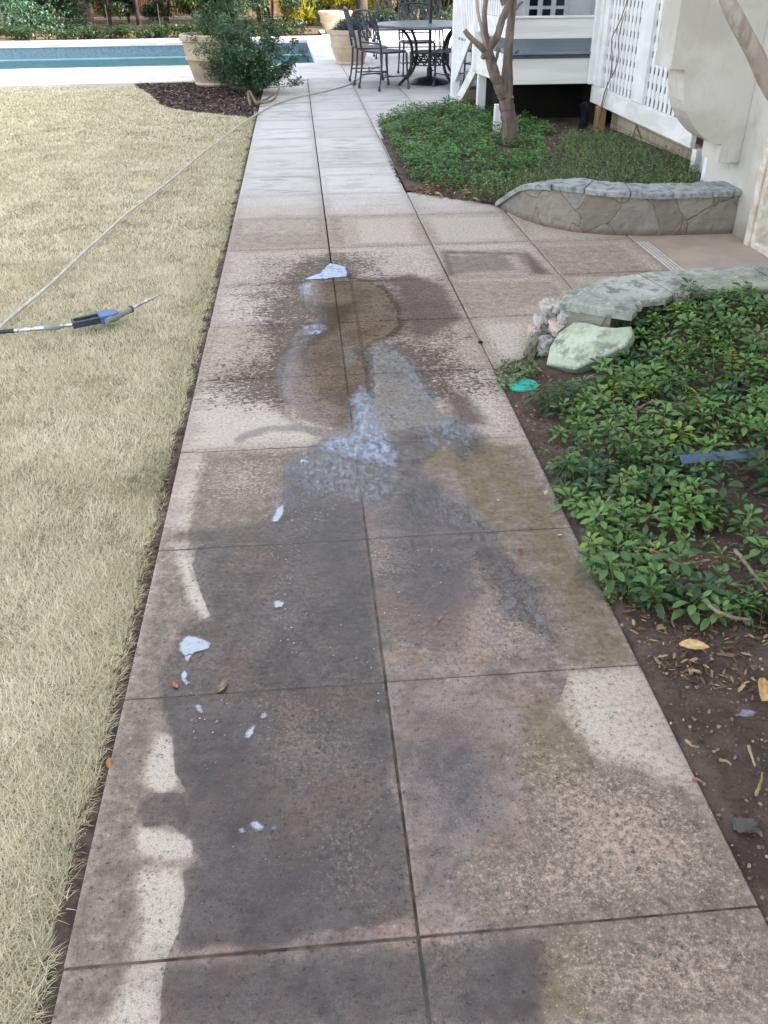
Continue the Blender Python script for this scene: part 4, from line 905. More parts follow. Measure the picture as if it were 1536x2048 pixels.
b = MB(); b.box(2.585, 2.70, 4.90, 4.953, -.02, 2.16, .004); b.box(2.60, 2.72, 4.86, 4.898, -.02, 2.10, .004); b.box(2.585, 2.70, 3.95, 4.01, -.02, 2.16, .004); b.box(2.585, 2.70, 4.01, 4.90, 2.10, 2.16, .004); H(b, 'door_trim', M_trim)
dr = MB(); dr.box(2.72, 2.76, 4.01, 4.858, .035, 2.1, .004); H(dr, 'door', M_white)
b = MB(); b.box(2.60, 2.74, 4.01, 4.857, -.02, .034, .006); H(b, 'door_sill', M_trim)
b = MB(); b.box(3.06, 3.416, 6.55, 9.0, -.1, .41); H(b, 'brick_foundation', M_block)
b = MB(); b.box(2.93, 3.2, 6.12, 6.5, -.05, 3.0, .01); H(b, 'porch_pier', M_stuc)
b = MB(); b.box(2.70, 3.0, 5.85, 5.95, -.05, .38, .005); H(b, 'base_board', M_white)
b = MB(); b.box(2.905, 3.0, 6.555, 6.63, -.05, .238, .004); H(b, 'short_post', M_white)
b = MB(); b.box(2.5, 3.418, 6.0, 11.3, 2.75, 2.95, .01); H(b, 'porch_beam', M_white)
b = MB(); b.box(3.005, 3.03, 6.7, 9.0, .42, 2.74); H(b, 'porch_screen_backing', mat('porch_screen', C('#8c8f9c'), C('#7d808c'), 8, .8, .1))
# far porch wall with french door beyond the deck
b = MB(); b.box(2.30, 3.42, 11.25, 11.4, -.1, 2.95)
x = 2.33
while x < 2.6: b.box(x, x+.02, 11.232, 11.249, .7, 2.9); x += .09
H(b, 'porch_back_wall', M_white)
fd = MB(); fd.box(2.62, 3.14, 11.21, 11.248, .70, 2.7, .004); fdo = H(fd, 'french_door', M_white)
for i in range(3):
    for j in range(7):
        p = MB(); x0 = 2.66+i*.155; z0 = .80+j*.17; p.box(x0+.02, x0+.115, 11.203, 11.209, z0+.02, z0+.155); o = p.build('pane', M_glass, fdo)

# lattice screen
lat = thing('lattice_screen', 'white square lattice screen over a wide bottom board, right of the multi stemmed tree', 'lattice', (2.9, 7.9, 0))
def LT(b, name, m_): o = b.build(name, m_, lat); o.location = (-2.9, -7.9, 0); return o
b = MB(); b.box(2.885, 2.93, 6.64, 9.2, .238, .395, .004); LT(b, 'bottom_board', M_wood_w)
for (a, c) in ((8.90, 9.2), (7.74, 8.02), (6.56, 6.76)):
    b = MB(); b.box(2.875 if a > 7 else 2.88, 2.93, a, c, .397, 2.72, .004)
    if a > 8.5: b.box(2.865, 2.874, 9.02, 9.06, .397, 2.72)
    LT(b, 'stile', M_white)
for (a, c) in ((8.02, 8.90), (6.76, 7.74)):
    b = MB(); y = a+.02
    while y < c: b.box(2.900, 2.908, y, min(y+.056, c), .397, 2.72); y += .095
    z = .46
    while z < 2.7: b.box(2.909, 2.917, a, c, z, z+.062); z += .112
    LT(b, 'lattice_panel', M_white)
b = MB(); b.box(2.86, 2.95, 8.84, 8.93, -.05, .237, .004)
tag(b.build('wooden_post', mat('raw_wood', C('#b08d5c'), C('#8d6d45'), 4, .8, .3, 60, .002, sc=(1, 1, .2))), 'short bare yellowish timber post under the lattice corner', 'post')
b = MB(); pts = [(2.74+.02*sin(i/12.), 8.95-.14*i/60.+.0, .25-.24*i/60.) for i in range(61)]
b.tube(pts, [.036+.005*(i % 2) for i in range(61)], 14); tag(b.build('drain_pipe', mat('black_plastic', C('#1c1f26'), C('#121418'), 9, .35, .1), smooth=False), 'black corrugated drain pipe dropping beside the timber post', 'pipe')
# dried vine on the lattice
b = MB(); random.seed(5)
for (y0, pts) in ((0, [(2.84, 8.72, .1), (2.855, 8.75, .3), (2.86, 8.68, .42), (2.86, 8.55, .52), (2.865, 8.60, .7), (2.862, 8.72, .82), (2.862, 8.55, .93), (2.86, 8.4, 1.1), (2.86, 8.25, 1.4), (2.86, 8.1, 1.8)]),
                  (0, [(2.85, 8.78, .02), (2.857, 8.7, .25), (2.86, 8.62, .42)]), (0, [(2.86, 8.55, .52), (2.86, 8.45, .62), (2.862, 8.42, .7), (2.86, 8.5, .85), (2.86, 8.4, 1.05)]),
                  (0, [(3.04, 8.3, .02), (3.045, 8.25, .15), (3.04, 8.32, .26)]), (0, [(3.045, 8.25, .15), (3.05, 8.1, .07), (3.04, 8.05, .01)])):
    b.tube(curve_interp(pts, 24), [.006-.003*i/24 for i in range(24)], 6)
M_twig = mat('twig_bark', C('#8b7d6c'), C('#5d5145'), 30, .85, .4, 90, .002)
tag(b.build('dry_vine', M_twig, smooth=True), 'thin dry leafless vine climbing the lattice', 'vine')

# ------------------------------------------------------------------ deck landing
deck = thing('deck', 'raised white deck landing with grey boards and a wide white rail board behind the tree', 'deck', (2.5, 9.2, 0))
def DK(b, name, m_): o = b.build(name, m_, deck); o.location = (-2.5, -9.2, 0); return o
b = MB(); b.box(2.02, 2.93, 9.2, 9.24, .40, .655, .004); DK(b, 'skirt_board', M_wood_w)
def slantboard(b, a, c, z0, z1, t=.03):
    (ax_, ay_), (cx_, cy_) = a, c; d = Vector((cx_-ax_, cy_-ay_, 0)).normalized(); q = Vector((-d.y, d.x, 0))*-t
    V = [(ax_, ay_, z0), (cx_, cy_, z0), (cx_, cy_, z1), (ax_, ay_, z1)]; b.add(V+[(x+q.x, y+q.y, z) for x, y, z in V], [(0, 1, 2, 3), (7, 6, 5, 4), (0, 4, 5, 1), (1, 5, 6, 2), (2, 6, 7, 3), (3, 7, 4, 0)])
DL0, DL1 = (2.03, 9.245), (1.925, 10.33)
b = MB(); slantboard(b, DL0, DL1, .40, .655); DK(b, 'side_skirt_board', M_wood_w)
b = MB(); slantboard(b, (2.025, 9.26), (1.92, 10.33), .795, .965); DK(b, 'side_rail_board', M_wood_w)
for k in range(13):
    f = (k+.5)/13; b = MB(); cx_, cy_ = 2.045+(1.94-2.045)*f, 9.3+(10.3-9.3)*f; b.box(cx_-.012, cx_+.012, cy_-.026, cy_+.026, .967, 1.72, .002); DK(b, 'baluster', M_white)
b = MB(); b.bar((2.045, 9.27, 1.74), (1.94, 10.33, 1.74), .07, .04); DK(b, 'side_handrail', M_white)
b = MB(); y = 9.17
while y < 11.2: b.box(2.055-.095*(y-9.2), 3.41, y, y+.137, .661, .685, .003); y += .14
DK(b, 'deck_boards', M_gray)
b = MB(); b.box(2.02, 2.90, 9.19, 9.23, .795, .965, .004); b.box(2.0, 2.86, 9.17, 9.25, .967, .985, .003); DK(b, 'rail_board', M_wood_w)
b = MB(); b.box(2.04, 2.9, 9.185, 9.199, .628, .660, .002); DK(b, 'nosing_strip', mat('dark_nosing', C('#4a5562'), C('#3c4650'), 12, .6, .1))
b = MB(); b.box(2.83, 2.885, 9.14, 9.19, .40, 1.4, .004); DK(b, 'newel_post', M_white)
b = MB(); b.box(2.4, 3.4, 11.15, 11.2, -.08, .65); b.box(3.0, 3.05, 9.3, 11.15, -.08, .65); b.box(2.12, 3.0, 9.85, 9.9, -.08, .65); b.box(2.1, 2.14, 9.9, 11.15, -.08, .39); DK(b, 'crawlspace_shade_boards', M_shade)  # dark boards added so the space under the deck goes black
b = MB(); b.box(1.945, 2.035, 10.24, 10.33, -.05, .398, .004); DK(b, 'support_post', M_white)
b = MB(); b.box(1.86, 1.93, 8.86, 8.93, -.05, .27, .004)
tag(b.build('stake_post', M_white), 'short white post low in the plants behind the tree trunk', 'post')
# stair run down the far side
st = thing('deck_stair', 'white stair with slanted stringer and upright balusters left of the tree', 'stair', (2.0, 10.2, 0))
def ST(b, name, m_): o = b.build(name, m_, st); o.location = (-2.0, -10.2, 0); return o
A0 = np.array([1.935, 10.37]); B0 = np.array([1.86, 11.30]); sdv = B0-A0; SL = np.linalg.norm(sdv); sdv /= SL; sn = np.array([-sdv[1], sdv[0]])
def sp(t, off, z): p = A0+sdv*t-sn*off; return (p[0], p[1], z)       # t metres down the run, off metres into the house side
b = MB(); b.add([sp(0, 0, .56), sp(.0, 0, .40), sp(SL-.22, 0, -.02), sp(SL, 0, -.02), sp(SL, 0, .0), sp(0, .035, .56), sp(.0, .035, .40), sp(SL-.22, .035, -.02), sp(SL, .035, -.02), sp(SL, .035, .0)],
                [(0, 1, 2, 3, 4), (9, 8, 7, 6, 5), (0, 5, 6, 1), (1, 6, 7, 2), (2, 7, 8, 3), (3, 8, 9, 4), (4, 9, 5, 0)]); ST(b, 'stringer', M_wood_w)
b = MB(); b.add([sp(0, -.02, .98), sp(0, -.02, .84), sp(SL, -.02, .16), sp(SL, -.02, .30), sp(0, .0, .98), sp(0, .0, .84), sp(SL, .0, .16), sp(SL, .0, .30)],
                [(0, 1, 2, 3), (7, 6, 5, 4), (0, 4, 5, 1), (1, 5, 6, 2), (2, 6, 7, 3), (3, 7, 4, 0)]); ST(b, 'rail_board', M_wood_w)
for i in range(3):
    t = .06+i*.28; z = .52-i*.165
    b = MB(); b.add([sp(t, .036, z), sp(t+.28, .036, z), sp(t+.28, .9, z), sp(t, .9, z), sp(t, .036, z-.03), sp(t+.28, .036, z-.03), sp(t+.28, .9, z-.03), sp(t, .9, z-.03)],
                    [(0, 1, 2, 3), (4, 7, 6, 5), (0, 4, 5, 1), (1, 5, 6, 2), (2, 6, 7, 3), (3, 7, 4, 0)]); ST(b, 'tread', M_gray)
for t, nm in ((-.02, .07), (SL-.03, .07)):
    b = MB(); c = sp(t, -.0, 0); b.box(c[0]-.05, c[0]+.05, c[1]-.05, c[1]+.05, -.02 if t > 0 else .42, 1.8, .004); ST(b, 'newel_post', M_white)
for i in range(11):
    t = .1+i*(SL-.2)/10.; c = sp(t, .02, 0); z0 = .86-.60*t/SL
    b = MB(); b.box(c[0]-.012, c[0]+.012, c[1]-.026, c[1]+.026, z0, 1.74-.5*t/SL, .002); ST(b, 'baluster', M_white)
b = MB(); b.bar(sp(0, .0, 1.76), sp(SL, .0, 1.26), .06, .04); ST(b, 'handrail', M_white)

# ================================================================== TREES
def mat_bark(name, c1, c2, c3, s=1.):
    m = NT(name); nb = m.noise(7*s, 5, .6, sc=(1, 1, .35)); col = m.mix(C(c1), C(c2), m.step(nb, .38, .62)); col = m.mix(col, C(c3), m.math('MULTIPLY', m.step(m.noise(22*s, 5, .65, sc=(1, 1, .15)), .5, .66), .6))
    return m.fin(col, .85, m.bump(m.noise(45*s, 5, .65, sc=(1, 1, .2)), .8, .006/s), .25)
M_crape = mat_bark('crape_bark', '#8b7e74', '#6a5f57', '#483f39')
M_crape2 = mat_bark('crape_bark_pale', '#b3aca3', '#968a80', '#7b6e64')
def limb(b, pts, n=26, sides=12, wob=.004, seed=0):
    P = curve_interp(pts, n); r = random.Random(seed)
    for i in range(1, n-1): P[i, :2] += [r.uniform(-wob, wob), r.uniform(-wob, wob)]
    b.tube([tuple(p[:3]) for p in P], [p[3]*(1+r.uniform(-.05, .05)) for p in P], sides)
def TP(px, py, r, Y=8.08): p = AY(px, py, Y); return (p[0], p[1], p[2], r)
tree = thing('crape_tree', 'bare multi stemmed tree with smooth grey brown bark rising from the ground cover', 'tree', (1.85, 8.08, 0))
def TR(b, name, m_): o = b.build(name, m_, tree, True); o.location = (-1.85, -8.08, 0); return o
b = MB()
limb(b, [(1.86, 8.08, -.05, .085), TP(1022, 285, .072), TP(1018, 240, .068), TP(1012, 205, .066), TP(1010, 188, .066), TP(1013, 165, .052), TP(1016, 135, .043), TP(1016, 105, .038), TP(1018, 70, .038), TP(1022, 30, .034), TP(1026, 0, .032), (1.85, 8.1, 1.6, .03), (1.95, 8.15, 2.4, .022), (2.0, 8.1, 3.3, .01)], 60, 16)
for i, (p, z, rr) in enumerate([((1012, 196), 0, .014), ((1022, 105), 0, .012)]):
    q = TP(*p, rr); limb(b, [(q[0]+.03, q[1]-.03, q[2], rr), (q[0]+.05, q[1]-.06, q[2]+.015, rr*.8)], 5, 8)
TR(b, 'trunk', M_crape)
b = MB(); limb(b, [TP(1008, 195, .05, 8.06), TP(998, 175, .044, 8.04), TP(988, 145, .044, 8.02), TP(980, 118, .043, 8.0), TP(976, 102, .036, 8.0), TP(983, 90, .028, 8.0), TP(995, 75, .029, 7.98), TP(1000, 50, .030, 7.98), TP(1012, 20, .03, 7.97), TP(1022, -5, .03, 7.97), (1.74, 7.95, 1.6, .026), (1.7, 7.9, 2.4, .02), (1.6, 7.9, 3.4, .01)], 60, 14, seed=2); TR(b, 'limb', M_crape)
b = MB(); limb(b, [TP(976, 112, .034, 8.02), TP(974, 85, .026, 8.04), TP(971, 60, .023, 8.05), TP(966, 30, .021, 8.06), TP(973, 0, .021, 8.06), (1.55, 8.1, 1.7, .018), (1.4, 8.2, 2.6, .012), (1.35, 8.2, 3.2, .006)], 40, 12, seed=3); TR(b, 'limb', M_crape)
b = MB(); limb(b, [TP(975, 112, .03, 7.98), TP(963, 95, .026, 7.96), TP(948, 82, .022, 7.95), TP(937, 72, .021, 7.94), TP(929, 60, .019, 7.94)], 24, 12, seed=4); TR(b, 'cut_limb', M_crape)
b = MB(); limb(b, [TP(972, 100, .016, 7.97), TP(966, 75, .013, 7.97), TP(960, 45, .014, 7.96), TP(952, 0, .014, 7.95), (1.43, 7.95, 1.5, .012), (1.3, 7.9, 2.2, .006)], 30, 10, seed=5); TR(b, 'limb', M_crape2)
b = MB(); limb(b, [TP(996, 95, .012, 7.97), TP(995, 110, .014, 7.98), TP(990, 125, .012, 8.0)], 8, 8); limb(b, [TP(977, 100, .006, 7.95), TP(979, 72, .005, 7.95)], 6, 6); limb(b, [TP(968, 116, .018, 7.99), TP(965, 112, .02, 7.97)], 4, 10)
limb(b, [TP(1010, 10, .03, 8.0), TP(1002, -5, .028, 8.0), (1.6, 8.1, 1.5, .02), (1.5, 8.2, 2.2, .01)], 14, 10); limb(b, [TP(1030, 20, .014, 8.1), TP(1043, 3, .010, 8.12), TP(1046, 5, .006, 8.12)], 8, 8); TR(b, 'stub', M_crape)

t2 = thing('leaning_tree', 'slim bare trunk leaning in from the right edge before the stucco wall', 'tree', (2.35, 2.75, 0))
b = MB(); limb(b, [(2.36, 2.75, .05, .036), (2.0, 2.85, .52, .033), (1.75, 2.93, .83, .031), tuple(AY(1536, 165, 3.0))+(.030,), tuple(AY(1500, 88, 3.0))+(.027,), tuple(AY(1450, 0, 3.0))+(.023,), (1.24, 3.05, 1.55, .022), (1.1, 3.1, 2.0, .018), (1.05, 3.2, 2.6, .01)], 50, 16, .002)
o = b.build('trunk', M_crape2, t2, True); o.location = (-2.35, -2.75, 0)
b = MB(); limb(b, [(1.12, 3.1, 1.95, .012), (1.3, 3.3, 2.5, .008), (1.4, 3.3, 3.0, .004)], 16, 8); o = b.build('branch', M_crape2, t2, True); o.location = (-2.35, -2.75, 0)

# ------------------------------------------------------------------ leafy crowns
LV, LF = leaf_tpl(1., .5, False, .2, .25, 2)
def leaf_cloud(name, matr, centers, n, size, parent, seed, origin, spread=.35, hang=0., tb=(.1, .6)):
    """leaves scattered round many small clump centres; centres (k,4) = x y z radius"""
    r = np.random.default_rng(seed); cs = np.array(centers); k = r.integers(len(cs), size=n)
    d = r.normal(size=(n, 3)); d /= np.linalg.norm(d, axis=1)[:, None]; rad = r.random(n)**.45
    P = cs[k, :3]+d*(rad*cs[k, 3])[:, None]*np.array([1, 1, .8]); P = P[P[:, 2] > .02]; n = len(P)
    az = r.uniform(0, 2*pi, n); pt = r.uniform(-.9, .9, n)-hang; ro = r.uniform(-.9, .9, n); sz = size*r.uniform(.6, 1.3, n)
    ca, sa, cp, s_, cr, sr = np.cos(az), np.sin(az), np.cos(pt), np.sin(pt), np.cos(ro), np.sin(ro)
    X = np.stack([ca*cp, sa*cp, s_], 1); Y = np.stack([-sa*cr+ca*s_*sr, ca*cr+sa*s_*sr, -cp*sr], 1); Z = np.cross(X, Y)
    V = P[:, None]+(LV[None, :, 0:1]*X[:, None]+LV[None, :, 1:2]*Y[:, None]+LV[None, :, 2:3]*Z[:, None])*sz[:, None, None]-np.array(origin)
    F = (LF[None]+(np.arange(n)*len(LV))[:, None, None]).reshape(-1, 4)
    kt = r.uniform(tb[0], tb[1], len(cs))[k[:n]]
    t = np.clip(kt+r.normal(0, .12, n), 0, .89)
    return mesh_obj(name, V.reshape(-1, 3), F, matr, parent, False, {'tint': np.repeat(t, len(LV))})
M_dk = mat_leaf('evergreen_leaf', C('#1c2c1d'), C('#3a5232'), C('#7d8a3a'), .4, .25)
M_md = mat_leaf('laurel_leaf', C('#2d4526'), C('#5f7d3a'), C('#b5b440'), .45, .4)
M_yl = mat_leaf('yellow_leaf', C('#6d7a24'), C('#b3a838'), C('#e0c04a'), .5, .5)
M_gr = mat_leaf('grey_green_leaf', C('#33503f'), C('#5f8068'), C('#9fae84'), .5, .3)
M_trunk = mat_bark('rough_bark', '#8d857e', '#6a625b', '#453e39', .35)
M_trunkd = mat_bark('dark_bark', '#4c443d', '#3a332e', '#2a2420', .5)
def clumps(n, c, s, r0, r1, seed):
    r = np.random.default_rng(seed); d = r.normal(size=(n, 3)); d /= np.linalg.norm(d, axis=1)[:, None]
    return np.concatenate([np.array(c)+d*(r.random(n)**.4)[:, None]*np.array(s), r.uniform(r0, r1, n)[:, None]], 1)
def shrub(x, y, wx, wy, h, n, size, matr, label, seed, cat='shrub', hang=0., group=None, low=.0):
    t = thing('shrub', label, cat, (x, y, 0), 0, group); cs = clumps(int(26), (x, y, low+h*.5), (wx, wy, h*.5), wx*.22, wx*.42, seed)
    leaf_cloud('foliage', matr, cs, n, size, t, seed, (x, y, 0), hang=hang)
    b = MB(); r = random.Random(seed)
    for i in range(7):
        a = r.uniform(0, 6.3); b.tube([(0, 0, -.05), (cos(a)*wx*.25, sin(a)*wy*.25, h*.4), (cos(a)*wx*.6, sin(a)*wy*.6, h*.85)], [.025, .018, .006], 6)
    b.build('stem', M_trunkd, t); return t
def big_tree(x, y, r0, H_, crown, n, size, mt, ml, label, seed, lean=(0, 0), low=2.5, forks=5):
    t = thing('background_tree', label, 'tree', (x, y, 0)); b = MB(); rr = random.Random(seed)
    pts = [(0, 0, -.1, r0*1.35), (lean[0]*.02, 0, .25, r0*1.05), (lean[0]*.2, lean[1]*.2, H_*.25, r0*.92), (lean[0]*.6, lean[1]*.6, H_*.6, r0*.6), (lean[0], lean[1], H_*.95, r0*.2)]
    limb(b, pts, 30, 14, r0*.05, seed)
    for i in range(forks):
        a = rr.uniform(0, 6.3); z = low+(H_*.8-low)*(i+.3)/forks; R_ = crown*rr.uniform(.5, .9); f = z/H_
        limb(b, [(lean[0]*f, lean[1]*f, z-.2, r0*.35), (lean[0]*f+cos(a)*R_*.5, sin(a)*R_*.5, z+.7, r0*.22), (lean[0]*f+cos(a)*R_, sin(a)*R_, z+1.3, r0*.07)], 12, 7, r0*.03, seed+i)
    b.build('trunk', mt, t, True)
    cs = clumps(34, (x+lean[0]*.8, y+lean[1]*.8, (H_+low)/2+.4), (crown, crown, (H_-low)/2+.3), crown*.25, crown*.45, seed)
    leaf_cloud('crown', ml, cs, n, size, t, seed, (x, y, 0), tb=(.05, .8)); return t
# the photo shows only their lowest half metre; the crowns above are what the pool and puddles mirror
def XY(px, Y, z=0): return float(AY(px, 60, Y)[0])
big_tree(XY(168, 27), 27, .24, 13, 3.2, 9000, .22, M_trunk, M_md, 'stout pale barked trunk beyond the pool, ivy at its foot', 101, (.5, 0), 4)
big_tree(XY(724, 25.5), 25.5, .13, 12, 2.6, 7000, .2, M_trunkd, M_dk, 'straight dark trunk behind the back planter and table chairs', 102, (.2, 0), 3.5)
big_tree(XY(708, 28), 28, .06, 12, 2.0, 4000, .2, M_trunk, M_md, 'thin pale trunk just left of the straight dark trunk', 103, (.1, 0), 3.5)
big_tree(XY(845, 27), 27, .10, 12, 2.6, 7000, .2, M_trunkd, M_dk, 'dark leaning trunk behind the umbrella pole', 104, (1.4, 0), 3.5)
big_tree(XY(280, 28), 28, .05, 12, 2.2, 4000, .18, M_trunkd, M_md, 'slender dark trunk against the bright fence beyond the pool', 105, (-.3, 0), 3)
big_tree(-11.5, 29, .3, 14, 3.8, 9000, .26, M_trunk, M_dk, 'tall tree beyond the far left end of the pool', 106, (.3, 0), 4)
big_tree(-17, 24, .28, 13, 3.6, 5000, .26, M_trunk, M_dk, 'tall tree out past the left side of the lawn', 107, (.3, 0), 4)
big_tree(3.4, 30, .25, 14, 3.2, 5000, .24, M_trunkd, M_dk, 'tall dark tree far behind the patio furniture', 108, (-.3, 0), 3.2)
SH = [(20, 25.3, 1.5, .9, 1.9, M_gr, 'soft grey green shrub at the far left behind the pool'), (95, 26.2, 1.2, .8, 1.6, M_gr, 'hazy green shrub left of the stout trunk'),
      (140, 27.3, .55, .6, 1.1, M_dk, 'small dark shrub touching the left side of the stout trunk'), (222, 26, .62, .6, 2.2, M_dk, 'dark evergreen right of the stout trunk'), (335, 26, .82, .7, 2.4, M_dk, 'dark evergreen right of the bright fence gap'),
      (395, 25.5, .5, .5, 2.2, M_md, 'mid green shrub behind the urn topiary'), (470, 25.6, .9, .7, 2.4, M_dk, 'very dark evergreen behind the big holly bush'), (545, 25.8, .7, .6, 2.2, M_dk, 'dark upright shrub beyond the pool corner'),
      (590, 26.8, .6, .6, 1.0, M_yl, 'yellow leaved shrub beyond the pool corner'), (628, 27.3, .6, .6, 1.3, M_md, 'green shrub left of the back planter'), (690, 26.6, .5, .4, .9, M_yl, 'sunlit yellow bush behind the back planter'),
      (760, 26.5, .8, .6, 1.1, M_yl, 'glowing yellow green shrub above the bench back'), (815, 26.8, .7, .6, 1.6, M_md, 'green sunlit shrub behind the tabletop'), (775, 24.4, .55, .4, .42, M_dk, 'low dark bush behind the bench seat'),
      (885, 25.6, .9, .6, 2.2, M_dk, 'dark shrub mass beside the white stair newel'), (930, 27, 1.2, .7, 2.6, M_dk, 'dark shrub hidden behind the stair')]
SH += [(60, 28.6, 1.3, .7, 2.3, M_dk, 'deep dark shrub in the second row behind the grey green one'), (260, 28.8, .8, .6, 2.0, M_dk, 'dark shrub of the second row left of the slender trunk'), (430, 28.4, 1.2, .7, 2.3, M_dk, 'dark shrub of the second row behind the topiary'),
       (520, 28.6, 1.2, .7, 2.3, M_dk, 'dark shrub of the second row behind the holly bush'), (850, 28.2, 1.2, .6, 2.2, M_dk, 'dark shrub of the second row behind the table'), (655, 28.8, .8, .6, 1.7, M_md, 'green shrub of the second row behind the back planter')]
for i, (px, Y, wx, wy, h, mt, lab) in enumerate(SH): shrub(XY(px, Y), Y, wx, wy, h, int(5200*wx*(h/2+.4)), .085 if mt is not M_yl else .075, mt, lab, 200+i, hang=.3)
leaf_c = []
rb = np.random.default_rng(404)
for k in range(260): leaf_c.append((rb.uniform(-14, .2), rb.uniform(22.75, 23.5), rb.uniform(.02, .16), rb.uniform(.12, .26)))
for k in range(40): leaf_c.append((rb.uniform(1.1, 4), rb.uniform(24.2, 25), rb.uniform(.02, .2), rb.uniform(.12, .26)))
tag(leaf_cloud('ivy', M_dk, leaf_c, 34000, .07, None, 405, (0, 0, 0)), 'low dark ivy running along the far side of the pool coping', 'ivy', kind='stuff')
# timber fence and bright open ground beyond the shrubs
fence = thing('timber_fence', 'sunlit pale timber fence seen in gaps between the far shrubs', 'fence', (-3, 31, 0))
M_fen = mat('fence_timber', C('#94754f'), C('#6b523a'), 5, .8, .3, 50, .004, sc=(3, 1, .4))
for k in range(14):
    b = MB(); x0 = -18+k*2.4
    for j in range(16): x = x0+j*.15; b.box(x, x+.142, -.012, .012, .05, 1.75+.01*((j*7+k) % 3), .003)
    b.build('panel', M_fen, fence)
    b = MB(); b.box(x0-.06, x0+.04, -.09, -.015, -.1, 1.85, .005); b.build('fence_post', M_trunkd, fence)
M_straw = mat('leaf_covered_ground', C('#5d4c37'), C('#3d3326'), 2.5, .95, .5, 20, .02)
flat('far_ground', [(-40, 22.4), (40, 22.4), (40, 60), (-40, 60)], -.03, M_straw)
b = MB()                                               # low wire fence behind the coping
for z in (.14, .36): b.tube([(-14, 23.6, z), (-6, 23.7, z-.02), (0.2, 23.75, z)], .004, 5)
for x in np.arange(-14, .3, 1.2): b.tube([(x, 23.68, -.05), (x, 23.68, .62)], .01, 6)
tag(b.build('wire_fence', M_trunkd), 'thin dark wire garden fence just beyond the far coping', 'fence')

# ------------------------------------------------------------------ holly bush, topiary pot, pots
def big_bush():
    o = np.array([-.62, 12.35, 0]); t = thing('holly_bush', 'spreading dark green bush with bare lower twigs in the mulch bed', 'bush', tuple(o)); r = np.random.default_rng(77); b = MB(); cs = []
    for i in range(64):
        a = r.uniform(0, 2*pi); el = r.uniform(.25, 1.4); ln = r.uniform(.5, 1.0)
        tip = np.array([cos(a)*cos(el)*ln*.74-.06, sin(a)*cos(el)*ln*.62, .08+sin(el)*ln*(.98-.25*cos(a)*cos(el))]); mid = tip*.5+np.array([0, 0, .02])+r.normal(0, .03, 3)
        b.tube([(r.uniform(-.05, .05), r.uniform(-.05, .05), -.02), tuple(mid), tuple(tip)], [.011, .007, .003], 5)
        for s_ in (.55, .72, .88, 1.0): q = tip*s_+r.normal(0, .05, 3); cs.append((*(q+o), r.uniform(.06, .13)))
    for (dx, dz, ln) in ((.62, .10, 1), (.55, .32, 1), (.68, .42, 1), (-.5, .18, 1), (-.55, .30, 1), (.5, .2, 1), (.60, .55, 1)): 
        for s_ in (.7, .85, 1.0): cs.append((o[0]+dx*s_, o[1]-.1, dz*s_+.05, .07))
        b.tube([(0, 0, .05), (dx*.6, -.05, dz*.8), (dx, -.1, dz)], [.006, .004, .002], 5)
    b.build('branches', M_twig, t, True); leaf_cloud('foliage', M_bush, [c for c in cs if c[2] > .12], 20000, .036, t, 78, o, tb=(.05, .8))
M_bush = mat_leaf('holly_leaf', C('#2b4c38'), C('#628468'), C('#a8a848'), .35, .2)
big_bush()
b = MB()
for pts in ([(510, 205), (530, 203), (545, 196), (556, 192)], [(512, 205), (505, 195), (500, 188)], [(500, 206), (496, 190), (500, 168)], [(520, 204), (545, 206), (552, 200), (560, 183)]):
    P_ = [tuple(G(x, y, .05+.0*i)[:2])+(.04+.02*i, .018-.003*i) for i, (x, y) in enumerate(pts)]; limb(b, P_, 12, 8, .002)
tag(b.build('dead_branch', M_twig, smooth=True), 'gnarled bare grey branch lying at the mulch edge by the hose', 'branch')
M_pot = mat('cast_stone_pot', C('#bfae98'), C('#ab9a84'), 5, .75, .2, 70, .002)
def urn(c, R_, H_, label, soil=True, two=True):
    t = thing('planter_pot', label, 'planter', c); k = R_; pr = [(k*.62, 0), (k*.66, .02), (k*.64, .05), (k*.66, .06), (k*.80, H_*.42), (k*.86, H_*.50), (k*.89, H_*.52), (k*.89, H_*.56), (k*.86, H_*.57), (k*.92, H_*.80), (k*.93, H_*.86), (k*1.0, H_*.875), (k*1.01, H_*.98), (k*.98, H_), (k*.88, H_), (k*.86, H_*.9), (k*.8, H_*.87), (.01, H_*.87)]
    b = MB(); b.lathe(pr, 48); b.build('pot_body', M_pot, t, True)
    b = MB(); b.lathe([(k*.84, H_*.88), (k*.5, H_*.90), (.01, H_*.905)], 24); b.build('potting_soil', M_soil, t, True); return t
p = AY(400, 72, 13.35); urn((float(AY(357, 80, 13.35)[0])+.43, 13.40, .003), .42, .62, 'large beige pot half hidden behind the holly bush, nearest the lawn')
p1 = (float(AY(357, 80, 13.35)[0])+.43, 13.40)
urn((.87, 15.95, .004), .36, .50, 'beige banded pot with lavender behind the left chairs'); urn((.93, 23.15, .004), .40, .46, 'beige empty pot farthest away at the back of the patio')
tp = thing('topiary', 'feathery green conical evergreen growing in the big beige pot', 'shrub', (p1[0]+.1, p1[1], .55))
cs = clumps(44, (p1[0]+.12, p1[1], .98), (.30, .30, .52), .09, .17, 88); leaf_cloud('foliage', mat_leaf('cypress_leaf', C('#2f5433'), C('#5d8a4e'), C('#9fae50'), .5, .3), cs, 14000, .04, tp, 89, (p1[0]+.1, p1[1], .55), hang=-.6)
b = MB(); b.tube([(0, 0, -.02), (.02, 0, .7)], [.03, .01], 8); b.build('trunk', M_trunkd, tp)
lv = thing('lavender', 'grey spiky lavender mound in the middle pot', 'plant', (.87, 15.95, .44)); A = Inst(); r = np.random.default_rng(5)
